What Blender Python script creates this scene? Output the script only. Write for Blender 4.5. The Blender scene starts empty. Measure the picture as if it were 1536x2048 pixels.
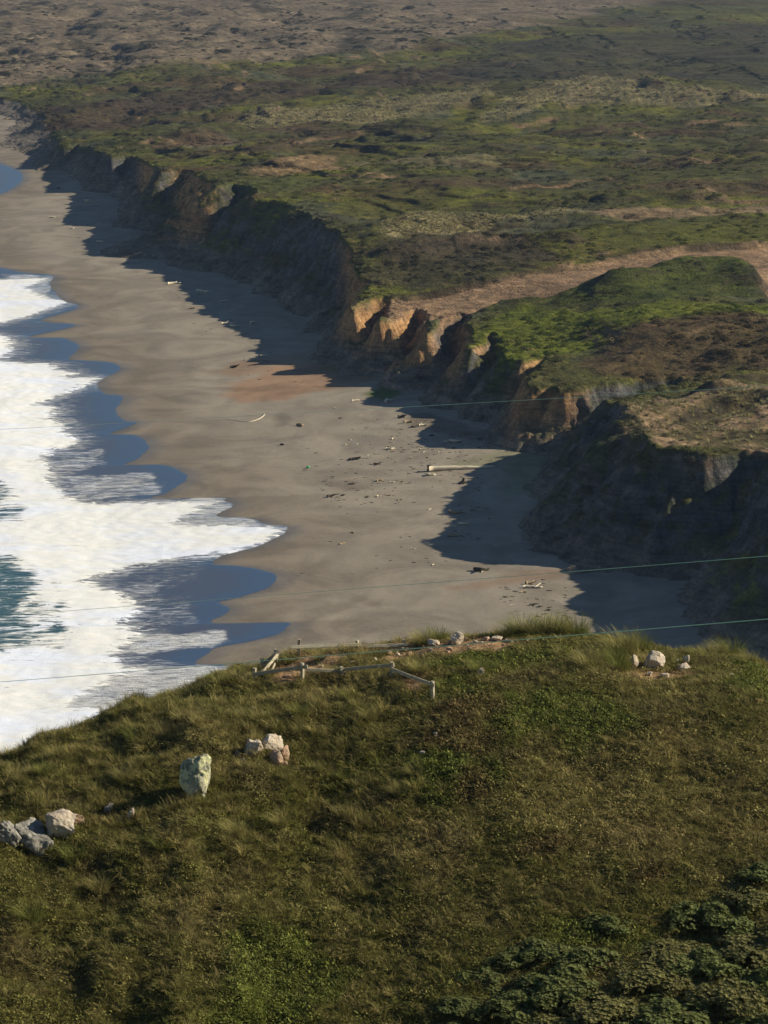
import bpy, bmesh, math, random
import numpy as np
from mathutils import Vector, Euler

# ------------------------------------------------------------------ camera, sky, sun, exposure
scene = bpy.context.scene
COL = scene.collection
CAM_H, PITCH, FPX = 120.0, math.radians(13.0), 5691.0
cam_d = bpy.data.cameras.new("camera"); cam = bpy.data.objects.new("camera", cam_d); COL.objects.link(cam)
cam.location = (0, 0, CAM_H); cam.rotation_euler = (math.pi/2 - PITCH, 0, 0)
cam_d.sensor_fit = 'VERTICAL'; cam_d.sensor_height = 36.0; cam_d.lens = FPX/2048*36.0
cam_d.clip_start = 0.5; cam_d.clip_end = 20000
scene.camera = cam
SUN_EL, SUN_TH = math.radians(27.0), math.radians(-7.0)     # elevation, angle behind (+) or beyond (-) the camera's right hand
sun_dir = Vector((math.cos(SUN_EL)*math.cos(SUN_TH), -math.cos(SUN_EL)*math.sin(SUN_TH), math.sin(SUN_EL)))
sd = bpy.data.lights.new("sun", 'SUN'); sd.energy = 4.0; sd.angle = math.radians(0.53); sd.color = (1.0, 0.90, 0.74)
so = bpy.data.objects.new("sun", sd); COL.objects.link(so); so.location = (200, -40, 300)
so.rotation_euler = sun_dir.to_track_quat('Z', 'Y').to_euler()
world = bpy.data.worlds.new("World"); scene.world = world; world.use_nodes = True
wn = world.node_tree; wn.nodes.clear()
sky = wn.nodes.new('ShaderNodeTexSky'); sky.sky_type = 'NISHITA'; sky.sun_disc = False
sky.sun_elevation = SUN_EL; sky.sun_rotation = math.atan2(sun_dir.x, sun_dir.y); sky.altitude = 100
sky.air_density = 1.0; sky.dust_density = 0.0; sky.ozone_density = 4.0
bg = wn.nodes.new('ShaderNodeBackground'); bg.inputs['Strength'].default_value = 0.05
wo = wn.nodes.new('ShaderNodeOutputWorld')
wn.links.new(sky.outputs[0], bg.inputs[0]); wn.links.new(bg.outputs[0], wo.inputs[0])
vs = scene.view_settings
vs.view_transform = 'Standard'; vs.look = 'None'; vs.gamma = 1.0; vs.use_curve_mapping = False; vs.exposure = 0.7
scene.render.resolution_x, scene.render.resolution_y = 768, 1024

# ------------------------------------------------------------------ helpers
RNG = np.random.default_rng(7); random.seed(7)
def srgb(r, g, b, k=1.0):
    f = lambda c: (c/255/12.92 if c/255 <= .04045 else ((c/255+.055)/1.055)**2.4)*k
    return np.array((f(r), f(g), f(b)))
def unproj(px, py, z):
    cx, cy = (px-768)/FPX, (1024-py)/FPX
    d = np.array([cx, math.cos(PITCH)+cy*math.sin(PITCH), -math.sin(PITCH)+cy*math.cos(PITCH)])
    t = (z-CAM_H)/d[2]
    return d[0]*t, d[1]*t
def ray_at_Y(px, py, Y):
    cx, cy = (px-768)/FPX, (1024-py)/FPX
    dy = math.cos(PITCH)+cy*math.sin(PITCH); t = Y/dy
    return cx*t, CAM_H + (-math.sin(PITCH)+cy*math.cos(PITCH))*t
_perm = np.random.default_rng(3).permutation(4096).astype(np.int64)
_ang = np.random.default_rng(4).random(4096)*2*np.pi
_gx, _gy = np.cos(_ang), np.sin(_ang)
def perlin(x, y, seed=0):
    x = np.asarray(x, float); y = np.asarray(y, float)
    xi = np.floor(x).astype(np.int64); yi = np.floor(y).astype(np.int64)
    xf, yf = x-xi, y-yi
    u = xf*xf*xf*(xf*(xf*6-15)+10); v = yf*yf*yf*(yf*(yf*6-15)+10)
    def g(ix, iy, fx, fy):
        h = _perm[(_perm[(ix+seed*131) & 4095] + iy) & 4095]
        return _gx[h]*fx + _gy[h]*fy
    a = g(xi, yi, xf, yf); b = g(xi+1, yi, xf-1, yf); c = g(xi, yi+1, xf, yf-1); d = g(xi+1, yi+1, xf-1, yf-1)
    return ((a+u*(b-a)) + v*((c+u*(d-c))-(a+u*(b-a))))*1.4
def fbm(x, y, s, seed=0, octv=4, gain=.5):
    o = 0; a = 1.0; t = 0
    for i in range(octv):
        o = o + a*perlin(x/s, y/s, seed+i*7); t += a; a *= gain; s *= .5
    return o/t*1.3
def sstep(a, b, x):
    t = np.clip((x-a)/(b-a), 0, 1); return t*t*(3-2*t)
def poly_sdf(P, x, y, closed=False):
    """distance to polyline, parity of crossings towards -x, arc length of nearest point"""
    P = np.asarray(P, float); n = len(P); best = np.full(x.shape, 1e18); par = np.zeros(x.shape, bool); arc = np.zeros(x.shape); L = 0.0
    for i in range(n if closed else n-1):
        ax, ay = P[i]; bx, by = P[(i+1) % n]; dx, dy = bx-ax, by-ay; l2 = dx*dx+dy*dy+1e-12
        t = np.clip(((x-ax)*dx+(y-ay)*dy)/l2, 0, 1)
        dd = (x-ax-t*dx)**2+(y-ay-t*dy)**2; m = dd < best
        best[m] = dd[m]; arc[m] = L+t[m]*math.sqrt(l2); L += math.sqrt(l2)
        if ay != by:
            c = ((ay > y) != (by > y)) & (x > ax+(y-ay)*dx/dy); par ^= c
    return np.sqrt(best), par, arc
def region(x, y, px_poly, z, soft, namp=0.0, nscale=6.0, seed=0):
    P = [unproj(a, b, z) for a, b in px_poly]
    d, par, _ = poly_sdf(P, x, y, True)
    s = np.where(par, d, -d)
    if namp: s = s + namp*fbm(x, y*0.45, nscale, seed, 4)
    return sstep(-soft, soft, s)
def set_props(o, label=None, category=None, group=None, kind=None):
    if label: o['label'] = label
    if category: o['category'] = category
    if group: o['group'] = group
    if kind: o['kind'] = kind
    return o
def mesh_from(name, V, F, mat=None, parent=None, smooth=True, attrs=None, link=True):
    me = bpy.data.meshes.new(name)
    V = np.asarray(V, np.float32); F = np.asarray(F, np.int32)
    if F.ndim == 2:
        k = F.shape[1]
        me.vertices.add(len(V)); me.vertices.foreach_set('co', V.ravel())
        me.loops.add(F.size); me.loops.foreach_set('vertex_index', F.ravel())
        me.polygons.add(len(F)); me.polygons.foreach_set('loop_start', np.arange(0, F.size, k, dtype=np.int32))
        me.update(calc_edges=True)
    if smooth: me.polygons.foreach_set('use_smooth', np.ones(len(me.polygons), bool))
    for n, a in (attrs or {}).items():
        a = np.asarray(a, np.float32)
        if a.ndim == 1:
            at = me.attributes.new(n, 'FLOAT', 'POINT'); at.data.foreach_set('value', a)
        else:
            at = me.attributes.new(n, 'FLOAT_COLOR', 'POINT')
            at.data.foreach_set('color', np.concatenate([a, np.ones((len(a), 1), np.float32)], 1).ravel())
    if mat: me.materials.append(mat)
    o = bpy.data.objects.new(name, me)
    if link: COL.objects.link(o)
    if parent: o.parent = parent
    return o
def grid_faces(nr, nc):
    i = np.arange(nr*nc).reshape(nr, nc)
    return np.stack([i[:-1, :-1], i[:-1, 1:], i[1:, 1:], i[1:, :-1]], -1).reshape(-1, 4)

class NT:
    """small wrapper to write node trees briefly"""
    def __init__(s, name):
        s.m = bpy.data.materials.new(name); s.m.use_nodes = True; s.t = s.m.node_tree; s.t.nodes.clear()
        s.out = s.n('ShaderNodeOutputMaterial'); s.b = s.n('ShaderNodeBsdfPrincipled'); s.l(s.b.outputs[0], s.out.inputs[0])
    def n(s, typ, **k):
        x = s.t.nodes.new(typ)
        for a, b in k.items(): setattr(x, a, b)
        return x
    def l(s, a, b): s.t.links.new(a, b)
    def setin(s, sock, v):
        if hasattr(v, 'is_output'): s.l(v, sock)
        else: sock.default_value = v
    def attr(s, name, typ='GEOMETRY', out='Color'):
        return s.n('ShaderNodeAttribute', attribute_name=name, attribute_type=typ).outputs[out]
    def pos(s): return s.n('ShaderNodeNewGeometry').outputs['Position']
    def scalev(s, v, sc):
        x = s.n('ShaderNodeVectorMath', operation='MULTIPLY'); s.l(v, x.inputs[0]); x.inputs[1].default_value = sc; return x.outputs[0]
    def noise(s, v, scale, detail=4, rough=.55, dist=0.0, out='Fac'):
        x = s.n('ShaderNodeTexNoise'); s.l(v, x.inputs['Vector']); x.inputs['Scale'].default_value = scale
        x.inputs['Detail'].default_value = detail; x.inputs['Roughness'].default_value = rough; x.inputs['Distortion'].default_value = dist
        return x.outputs[out]
    def math(s, op, a, b=None, c=None, clamp=False):
        x = s.n('ShaderNodeMath', operation=op, use_clamp=clamp); s.setin(x.inputs[0], a)
        if b is not None: s.setin(x.inputs[1], b)
        if c is not None: s.setin(x.inputs[2], c)
        return x.outputs[0]
    def rng(s, v, a, b, c=0.0, d=1.0, smooth=True):
        x = s.n('ShaderNodeMapRange', interpolation_type='SMOOTHSTEP' if smooth else 'LINEAR')
        s.setin(x.inputs[0], v)
        for i, q in enumerate((a, b, c, d)): s.setin(x.inputs[1+i], q)
        return x.outputs[0]
    def mix(s, f, a, b, mode='MIX'):
        x = s.n('ShaderNodeMix', data_type='RGBA', blend_type=mode)
        s.setin(x.inputs[0], f)
        for i, v in ((6, a), (7, b)):
            if isinstance(v, (tuple, list, np.ndarray)): v = (float(v[0]), float(v[1]), float(v[2]), 1)
            s.setin(x.inputs[i], v)
        return x.outputs[2]
    def ramp(s, v, stops):
        x = s.n('ShaderNodeValToRGB'); s.l(v, x.inputs[0]); e = x.color_ramp.elements
        while len(e) < len(stops): e.new(.5)
        for q, (p, c) in zip(e, stops): q.position = p; q.color = (float(c[0]), float(c[1]), float(c[2]), 1)
        return x.outputs[0]
    def bump(s, h, strength, dist):
        x = s.n('ShaderNodeBump'); s.l(h, x.inputs['Height']); x.inputs['Strength'].default_value = strength; x.inputs['Distance'].default_value = dist
        s.l(x.outputs[0], s.b.inputs['Normal'])
    def base(s, c, rough=.9, spec=.2):
        if isinstance(c, (tuple, list, np.ndarray)): c = (float(c[0]), float(c[1]), float(c[2]), 1)
        s.setin(s.b.inputs['Base Color'], c); s.setin(s.b.inputs['Roughness'], rough); s.setin(s.b.inputs['Specular IOR Level'], spec)
        return s.m

# ------------------------------------------------------------------ shoreline, beach, sea
KA = 1.30                                # seen colour (linear) to albedo
FILM = [(-60, 250), (-40, 300), (0, 328), (20, 335), (42, 347), (45, 357), (42, 365), (25, 378), (0, 388), (-40, 400), (-70, 450), (-50, 515), (0, 533), (54, 546),
        (104, 552), (100, 570), (115, 592), (133, 604), (156, 617), (85, 637), (98, 644), (152, 651), (63, 669), (80, 673), (125, 675), (156, 690), (154, 700), (137, 717), (167, 720),
        (225, 727), (240, 741), (204, 758), (194, 771), (212, 787), (242, 792), (242, 806), (231, 817), (246, 840), (277, 845), (221, 865), (267, 869),
        (292, 883), (294, 900), (275, 917), (250, 928), (321, 930), (362, 944), (373, 960), (333, 985), (306, 996), (442, 999), (450, 1006), (467, 1015), (433, 1035),
        (492, 1040), (537, 1055), (569, 1059), (574, 1067), (558, 1081), (504, 1100), (448, 1113), (425, 1129), (479, 1135), (537, 1148), (554, 1160), (537, 1179),
        (471, 1198), (437, 1205), (460, 1217), (450, 1229), (423, 1242), (437, 1247), (562, 1249), (581, 1253), (558, 1271), (492, 1285), (437, 1294), (412, 1308),
        (394, 1325), (454, 1331), (470, 1360), (430, 1400), (470, 1450), (440, 1500), (500, 1560), (480, 1620), (560, 1700), (600, 1900), (760, 2300)]
FOAM = [(-90, 250), (-60, 520), (-20, 540), (0, 552), (60, 556), (100, 558), (60, 575), (104, 597), (133, 605), (121, 612), (42, 635), (-5, 644), (-40, 655), (0, 667),
        (19, 671), (29, 692), (12, 712), (0, 716), (20, 721), (100, 724), (121, 735), (150, 746), (142, 752), (204, 757), (154, 777), (83, 804), (110, 808), (115, 820),
        (108, 831), (135, 846), (131, 860), (156, 875), (146, 890), (104, 900), (94, 917), (108, 937), (110, 962), (146, 992), (179, 1002), (300, 1004), (441, 1006), (417, 1012),
        (396, 1025), (358, 1046), (417, 1052), (500, 1056), (540, 1060), (572, 1066), (556, 1081), (502, 1100), (446, 1111), (375, 1117), (292, 1127), (217, 1144), (183, 1154),
        (185, 1162), (250, 1185), (283, 1212), (254, 1242), (287, 1267), (267, 1279), (240, 1308), (245, 1329), (300, 1333), (200, 1370), (150, 1405), (290, 1388),
        (362, 1392), (380, 1410), (300, 1440), (350, 1500), (380, 1560), (360, 1620), (440, 1700), (500, 1900), (640, 2300)]
def pxline(L, z=.5):
    P = np.array([unproj(a, b, z) for a, b in L]); return P
filmP, foamP = pxline(FILM), pxline(FOAM)
for P in (filmP, foamP):                     # keep the curve single valued along the shore
    for i in range(1, len(P)):
        P[i, 1] = min(P[i, 1], P[i-1, 1]-.05)
def smooth_curve(P, n=6):
    """Catmull-Rom through the points"""
    Q = np.vstack([2*P[0]-P[1], P, 2*P[-1]-P[-2]]); out = []
    for i in range(1, len(Q)-2):
        for k in range(n):
            t = k/n; a, b, c, d = Q[i-1], Q[i], Q[i+1], Q[i+2]
            out.append(.5*(2*b+(c-a)*t+(2*a-5*b+4*c-d)*t*t+(3*b-a-3*c+d)*t**3))
    out.append(P[-1]); return np.array(out)
filmC, foamC = smooth_curve(filmP), smooth_curve(foamP)
for P in (filmC, foamC):
    for i in range(1, len(P)): P[i, 1] = min(P[i, 1], P[i-1, 1]-.01)
filmC[:, 0] += .5*fbm(filmC[:, 0], filmC[:, 1], 5, 61, 3)
def xs_mean(Y):
    return np.interp(Y, [-300, 150, 300, 400, 447, 603, 705, 826, 1078, 1300, 1700, 3200], [30, 5, -14, -21, -28, -54, -76, -103, -146, -190, -280, -640])
def zbeach(x, y):
    d = x-xs_mean(y)
    z = .45+.034*np.clip(d, -80, 70)
    return z
def zbeach_full(x, y):
    d = x-xs_mean(y)
    w = sstep(3, 18, d)
    return zbeach(x, y)+w*(.16*fbm(x, y*.5, 14, 11, 3)+.05*fbm(x, y, 3.0, 12, 3))
def beach_pt(px, py):
    z = .5
    for _ in range(12):
        x, y = unproj(px, py, z); z = float(zbeach_full(np.array([x]), np.array([y]))[0])
    return x, y, z

def beach_material():
    t = NT('sand'); p = t.pos(); c = t.attr('Col')
    n1 = t.noise(t.scalev(p, (.045, .040, .05)), 1, 5, .55, 2.2); n2 = t.noise(p, .9, 5, .65); n3 = t.noise(p, 9, 3, .6)
    k = t.math('ADD', t.rng(n1, .3, .7, .76, 1.12), t.math('ADD', t.rng(n2, .3, .7, -.05, .05), t.rng(n3, .25, .75, -.06, .06)))
    cc = t.n('ShaderNodeVectorMath', operation='SCALE'); t.l(c, cc.inputs[0]); t.l(k, cc.inputs['Scale'])
    wet = t.attr('wet', out='Fac')
    t.bump(t.math('ADD', n2, t.math('MULTIPLY', n3, .4)), .5, .12)
    return t.base(cc.outputs[0], t.rng(wet, 0, 1, .92, .45), t.rng(wet, 0, 1, .12, .4))
M_sand = beach_material()
yy = [120.0]
while yy[-1] < 2600: yy.append(yy[-1]+(1.0 if 430 < yy[-1] < 760 else 2.0 if yy[-1] < 1300 else 8))
yy = np.array(yy); tt = np.concatenate([np.arange(-60, 0, 2.5), np.arange(0, 92, .8), np.arange(92, 160, 3.0)])
X = xs_mean(yy)[:, None]+tt[None, :]; Y = np.repeat(yy[:, None], len(tt), 1)
Z = zbeach_full(X, Y)
x, y = X.ravel(), Y.ravel()
dry = srgb(129, 120, 104, KA); damp = srgb(116, 106, 90, KA)
d = x-np.interp(y, filmC[::-1, 1], filmC[::-1, 0])
f = sstep(4, 26, d+7*fbm(x, y*.5, 22, 21, 4))
col = damp[None]*(1-f[:, None])+dry[None]*f[:, None]
def blend(col, m, c): return col*(1-m[:, None])+np.asarray(c)[None]*m[:, None]
zf = 1.6
m = region(x, y, [(430, 790), (520, 745), (640, 722), (720, 735), (760, 762), (700, 780), (600, 795), (500, 802)], zf, 3, 5, 9, 31); col = blend(col, m*.62, srgb(132, 98, 68, KA))
m = region(x, y, [(400, 745), (560, 712), (640, 708), (600, 735), (480, 750)], zf, 3, 5, 9, 32); col = blend(col, m*.45, srgb(132, 98, 68, KA))
m = region(x, y, [(735, 795), (760, 778), (800, 775), (800, 800), (760, 808)], zf, 1.2, 1.5, 4, 33); col = blend(col, m*.9, srgb(72, 88, 34, KA))
m = region(x, y, [(640, 740), (700, 728), (700, 765), (670, 750)], zf, 1.2, 2, 4, 34); col = blend(col, m*.6, srgb(82, 86, 44, KA))
m = region(x, y, [(900, 935), (1000, 915), (1100, 905), (1120, 935), (1000, 945), (940, 950)], zf, 1.5, 4, 4, 35); col = blend(col, m*.35, srgb(90, 96, 52, KA))
m = region(x, y, [(1000, 945), (1100, 930), (1230, 950), (1230, 1000), (1020, 1000)], zf, 1.5, 4, 4, 36); col = blend(col, m*.4, srgb(90, 96, 52, KA))
m = region(x, y, [(800, 835), (850, 835), (960, 870), (1080, 895), (1040, 905), (920, 885), (820, 855)], zf, 1.5, 3, 4, 37); col = blend(col, m*.55, srgb(78, 66, 52, KA))
m = region(x, y, [(885, 1180), (1050, 1150), (1120, 1150), (1100, 1165), (950, 1185)], zf, 1.5, 3, 5, 39); col = blend(col, m*.45, srgb(118, 90, 64, KA))
m = region(x, y, [(548, 835), (562, 822), (580, 836), (578, 850), (556, 852)], zf, 1.6, .8, 2, 38); col = blend(col, m*.55, srgb(78, 70, 58, KA))
m = region(x, y, [(700, 1180), (770, 1205), (760, 1212), (700, 1195)], zf, 1.2, 2, 4, 40); col = blend(col, m*.4, srgb(88, 76, 62, KA))
m = region(x, y, [(640, 962), (700, 962), (740, 980), (690, 985)], zf, 1.2, 2, 4, 41); col = blend(col, m*.45, srgb(88, 76, 62, KA))
wet = sstep(7, 0, d)
col = col*(1-.30*sstep(5.0, -.5, d+1.6*fbm(x, y, 6, 22, 3)))[:, None]
beach = mesh_from('beach', np.stack([x, y, Z.ravel()], 1), grid_faces(*X.shape), M_sand, attrs={'Col': col, 'wet': wet})
set_props(beach, kind='structure', label='grey brown sand beach between the surf and the bluffs')

def sea_material():
    t = NT('sea_water'); p = t.pos()
    df = t.attr('foam_d', out='Fac'); deep = t.attr('deep', out='Fac'); stk = t.attr('streak', out='Fac'); ed = t.attr('edge', out='Fac')
    st = t.scalev(p, (.15, .85, 1))
    nf = t.noise(t.scalev(p, (.35, 1.2, 1)), 1.0, 6, .65, .6); ns = t.noise(st, 1.0, 8, .74, 1.8); ns2 = t.noise(t.scalev(p, (.28, 1.7, 1)), 1.0, 6, .7, 1.2)
    nh = t.noise(t.scalev(p, (.25, .6, 1)), 1.0, 6, .7, 1.0); nb = t.noise(p, 3.0, 5, .7); sp = t.noise(p, 6.0, 3, .7)
    nfe = t.noise(t.scalev(p, (.5, 1.1, 1)), .55, 8, .68, .8)
    solid = t.rng(t.math('ADD', df, t.rng(nfe, .2, .8, -4.5, 4.5, False)), -.3, 1.6)
    stk = t.math('MAXIMUM', stk, t.math('MULTIPLY', t.rng(df, -16.0, .5), .72))
    mixn = t.math('ADD', t.math('MULTIPLY', ns, .55), t.math('MULTIPLY', ns2, .45))
    th = t.math('SUBTRACT', .73, t.math('MULTIPLY', stk, .40))
    streak = t.math('MULTIPLY', t.rng(mixn, th, t.math('ADD', th, .16)), t.rng(stk, .02, .25))
    streak = t.math('MULTIPLY', streak, t.rng(sp, .32, .6, .2, .95))
    lip = t.math('MULTIPLY', t.rng(ed, .45, .0), t.rng(ns, .55, .72, 0, .55))
    nd = t.noise(t.scalev(p, (.13, .5, 1)), 1.0, 8, .72, 1.6)
    hole = t.rng(t.math('ADD', t.math('MULTIPLY', deep, .60), t.math('MULTIPLY', t.math('SUBTRACT', nd, .5), 2.4)), .26, .52)
    speck = t.math('MULTIPLY', t.rng(nh, .66, .72), t.rng(sp, .5, .62, 0, .8))
    fo = t.math('MAXIMUM', t.math('MAXIMUM', solid, streak), lip)
    fo = t.math('MULTIPLY', fo, t.math('SUBTRACT', 1.0, t.math('MAXIMUM', hole, speck)), clamp=True)
    big = t.noise(t.scalev(p, (.05, .12, 1)), 1, 4, .6)
    white = t.mix(t.rng(big, .36, .58), (.93, .95, .97), (.98, .94, .80))
    white = t.mix(t.rng(nb, .35, .62, .0, .22), white, (.76, .83, .92))  # this mix and the next paint pale blue grey shadows into the foam
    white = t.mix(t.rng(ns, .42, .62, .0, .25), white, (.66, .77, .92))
    teal = t.mix(t.rng(nd, .3, .7), (.09, .17, .16), (.02, .06, .065))
    film = t.mix(t.rng(t.math('ADD', ed, t.rng(ns, .3, .7, -5, 5)), 1.0, 9.0), (.048, .080, .130), (.062, .066, .085))  # blue of the reflected sky put into the film's base colour
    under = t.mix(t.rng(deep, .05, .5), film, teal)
    t.bump(t.math('ADD', t.math('MULTIPLY', nb, t.math('ADD', fo, .05)), t.math('MULTIPLY', nf, t.math('ADD', fo, .02))), .35, .25)
    t.b.inputs['IOR'].default_value = 1.33
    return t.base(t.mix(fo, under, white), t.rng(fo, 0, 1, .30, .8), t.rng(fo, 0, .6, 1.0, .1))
M_sea = sea_material()
ys = [2600.0]
while ys[-1] > -400:
    q = ys[-1]; ys.append(q-(10 if q > 1250 else .8 if q > 720 else .32 if q > 380 else 5))
ys = np.array(ys)
xe = np.interp(ys, filmC[::-1, 1], filmC[::-1, 0])
tt = np.concatenate([np.linspace(0, 1.2, 7), 1.2+np.cumsum(np.full(150, .6)), 91.2+np.cumsum(np.geomspace(1.0, 260, 36))])
# columns blend from the wavy edge to plain vertical lines further out
X = xe[:, None]-tt[None, :]
Y = np.repeat(ys[:, None], len(tt), 1); x, y = X.ravel(), Y.ravel()
dfm = np.full(x.shape, -5.0); near = (x > -230) & (y < 1350) & (y > 250)
dd, par, _ = poly_sdf(foamC, x[near], y[near])
Xf = np.interp(y[near], foamC[::-1, 1], foamC[::-1, 0])
dfm[near] = np.where(x[near] < Xf, dd, -dd)
dfm[~near] = np.where(x[~near] < np.interp(y[~near], foamC[::-1, 1], foamC[::-1, 0]), 8, -8)
deep = np.zeros(x.shape)
deep = np.maximum(deep, region(x, y, [(-200, 1105), (0, 1108), (45, 1130), (88, 1165), (98, 1205), (80, 1235), (130, 1255), (100, 1285), (40, 1295), (0, 1305), (-200, 1320)], .5, 5, 6, 9, 51))
deep = np.maximum(deep, .75*region(x, y, [(-200, 955), (0, 960), (30, 985), (35, 1015), (0, 1045), (-200, 1060)], .5, 4, 6, 9, 52))
out = sstep(-70, -110, x-xs_mean(y)*1.0-18*fbm(x, y, 60, 53, 3)); deep = np.maximum(deep, out*.9*(y < 700)); deep = np.maximum(deep, out*.8)
streak = np.zeros(x.shape)
for pol, v in (([(175, 1120), (450, 1110), (400, 1160), (330, 1190), (250, 1200), (170, 1160)], .55), ([(200, 1170), (360, 1150), (340, 1190), (230, 1195)], .7), ([(250, 1190), (400, 1185), (420, 1250), (280, 1260)], .6), ([(250, 1265), (450, 1260), (470, 1285), (300, 1310), (230, 1300)], .85),
               ([(230, 1320), (470, 1325), (460, 1420), (100, 1430), (150, 1340)], .85), ([(90, 900), (220, 890), (220, 930), (100, 950)], .7), ([(100, 945), (340, 940), (330, 990), (150, 1000)], .75), ([(15, 660), (90, 672), (90, 705), (20, 710)], .55),
               ([(0, 545), (90, 550), (120, 600), (0, 640)], .8), ([(180, 1000), (440, 995), (560, 1060), (500, 1095), (380, 1080)], .8), ([(-20, 636), (110, 640), (110, 660), (-20, 660)], .5), ([(330, 1010), (460, 1005), (440, 1040), (520, 1040), (560, 1058), (400, 1055)], .55)):
    streak = np.maximum(streak, v*region(x, y, pol, .5, 2.5, 3, 6, 54))
edge = np.minimum((xe[:, None]-X).ravel(), 9)
zw = zbeach(x, y)+.03+np.clip((xe[:, None]-X).ravel(), 0, 1)*.03
fo = sstep(-.3, 1.2, dfm)
swell = .5*fbm(x, y*.35, 22, 56, 4)+.35*np.sin((x+.25*y+6*fbm(x, y, 40, 57, 2))/9.0)
sea = .05+sstep(0, 50, -(x-xs_mean(y)))*swell
zz = np.maximum(zw, sea)+fo*(.10+.09*fbm(x, y, 2.2, 58, 4)+.12*fbm(x, y, 7, 59, 3))
zz = np.maximum(zz, zw)
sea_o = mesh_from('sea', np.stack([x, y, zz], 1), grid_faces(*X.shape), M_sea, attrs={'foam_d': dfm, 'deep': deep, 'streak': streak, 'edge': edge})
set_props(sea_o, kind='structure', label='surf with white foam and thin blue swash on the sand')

# ------------------------------------------------------------------ bluffs, plateau and dunes
EDGE = [(1640, 1040), (1590, 985), (1572, 935), (1536, 914), (1480, 908), (1440, 913), (1425, 920), (1405, 908), (1335, 907), (1300, 893), (1278, 880), (1288, 850), (1265, 818), (1250, 796), (1215, 800),
        (1188, 808), (1225, 800), (1290, 784), (1360, 772), (1420, 766), (1360, 758), (1270, 760), (1215, 768), (1180, 765), (1150, 788), (1115, 784), (1090, 768), (1066, 782), (1062, 755), (1096, 712), (1062, 715),
        (1035, 730), (1018, 705), (1002, 660), (984, 668), (965, 690), (940, 705), (945, 670), (945, 640), (912, 612), (892, 625), (868, 652), (845, 672), (852, 640), (850, 604), (815, 604),
        (790, 634), (760, 645), (782, 610), (784, 590), (745, 592), (705, 622), (718, 590), (745, 566), (710, 560), (708, 535), (720, 508), (690, 490), (675, 465), (650, 448), (625, 432), (585, 416),
        (550, 400), (520, 402), (492, 394), (520, 378), (475, 366), (425, 378), (412, 362), (388, 345), (350, 340), (325, 345), (306, 330), (265, 312), (228, 316), (206, 305),
        (162, 292), (122, 294), (125, 275), (105, 262), (85, 225), (40, 200), (-20, 190), (-120, 150)]
def ztop_at(Y): return np.interp(Y, [300, 500, 540, 880, 980, 1120, 1250, 1500, 3000], [21, 20.5, 19, 18.5, 16, 9, 5, 6, 8])
def zedge(Y): return np.interp(Y, [300, 500, 528, 556, 640, 690, 722, 750, 885, 980, 1120, 1250, 1500, 7000], [21, 20.5, 19, 14, 14.0, 15.0, 17.5, 21, 21, 16, 9, 5, 6, 8])
E = []
for n_, (a, b) in enumerate(EDGE):
    z = 20.0 if n_ < 14 else 17.0 if n_ == 14 else 14.0
    for _ in range(20):
        q = unproj(a, b, z)
        if n_ >= 15: z = .5*z+.5*float(zedge(max(q[1], 556)))
    E.append(q)
E = np.array([(200, 250), (120, 330), (85, 400)]+E[0:]+[(-420, 1900), (-900, 2900), (-3000, 7200)])
def resample(P, step, sig):
    L = np.concatenate([[0], np.cumsum(np.hypot(*np.diff(P, axis=0).T))]); q = np.arange(0, L[-1], step); R = np.stack([np.interp(q, L, P[:, 0]), np.interp(q, L, P[:, 1])], 1)
    k = np.exp(-.5*(np.arange(-3*sig, 3*sig+.1, step)/sig)**2); k /= k.sum(); n = len(k)//2
    return np.stack([np.convolve(np.pad(R[:, c], n, 'edge'), k, 'valid') for c in (0, 1)], 1)
_nf = np.argmax(E[:, 1] > 1300) or len(E)
E = np.vstack([resample(E[:_nf], .8, 3.2)[::4], E[_nf:]])
ord_ = np.argsort(E[:, 1]); _yb = np.arange(200, 7100, 5.0)
_xb = np.interp(_yb, E[ord_, 1], E[ord_, 0]); _k = np.hanning(17); _k /= _k.sum()
_xb = np.convolve(np.pad(_xb, 8, 'edge'), _k, 'valid')
xbase = lambda Y: np.interp(Y, _yb, _xb)
yt = [300.0]
while yt[-1] < 7000:
    q = yt[-1]; yt.append(q+(1.0 if q < 440 else .5 if q < 760 else .7 if q < 1000 else 1.0 if q < 1180 else 2.5 if q < 2200 else 60))
yt = np.array(yt)
tc = np.concatenate([np.arange(-42, -26, 1.2), np.arange(-26, 34, .42), 34+np.cumsum(np.geomspace(.5, 4.5, 170)), 34+345+np.cumsum(np.geomspace(5, 500, 34))])
wide = np.interp(yt, [0, 1180, 2600], [1, 1, 1.9])
X = xbase(yt)[:, None]+tc[None, :]*wide[:, None]; Y = np.repeat(yt[:, None], len(tc), 1)
NRW, NCL = X.shape; x, y = X.ravel(), Y.ravel()
dd = np.full(x.shape, 60.0); arc = np.zeros(x.shape); par = np.ones(x.shape, bool)
nr = np.repeat((np.abs(tc) < 75)[None], NRW, 0).ravel()
wx = 4.2*fbm(x[nr], y[nr], 17, 71, 5, .6); wy = 4.2*fbm(x[nr], y[nr], 17, 72, 5, .6)
dd[nr], par[nr], arc[nr] = poly_sdf(E, x[nr]+wx, y[nr]+wy)
sd_ = np.where(par, dd, -dd)
TRACK = [(700, 580), (760, 562), (900, 552), (1000, 547), (1130, 530), (1280, 512), (1400, 500), (1536, 490), (1680, 480), (1680, 640), (1560, 610), (1520, 580), (1500, 548), (1440, 533), (1390, 540), (1330, 552), (1200, 563), (1100, 577), (1000, 572), (900, 597), (840, 602), (790, 600), (740, 580)]
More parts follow.
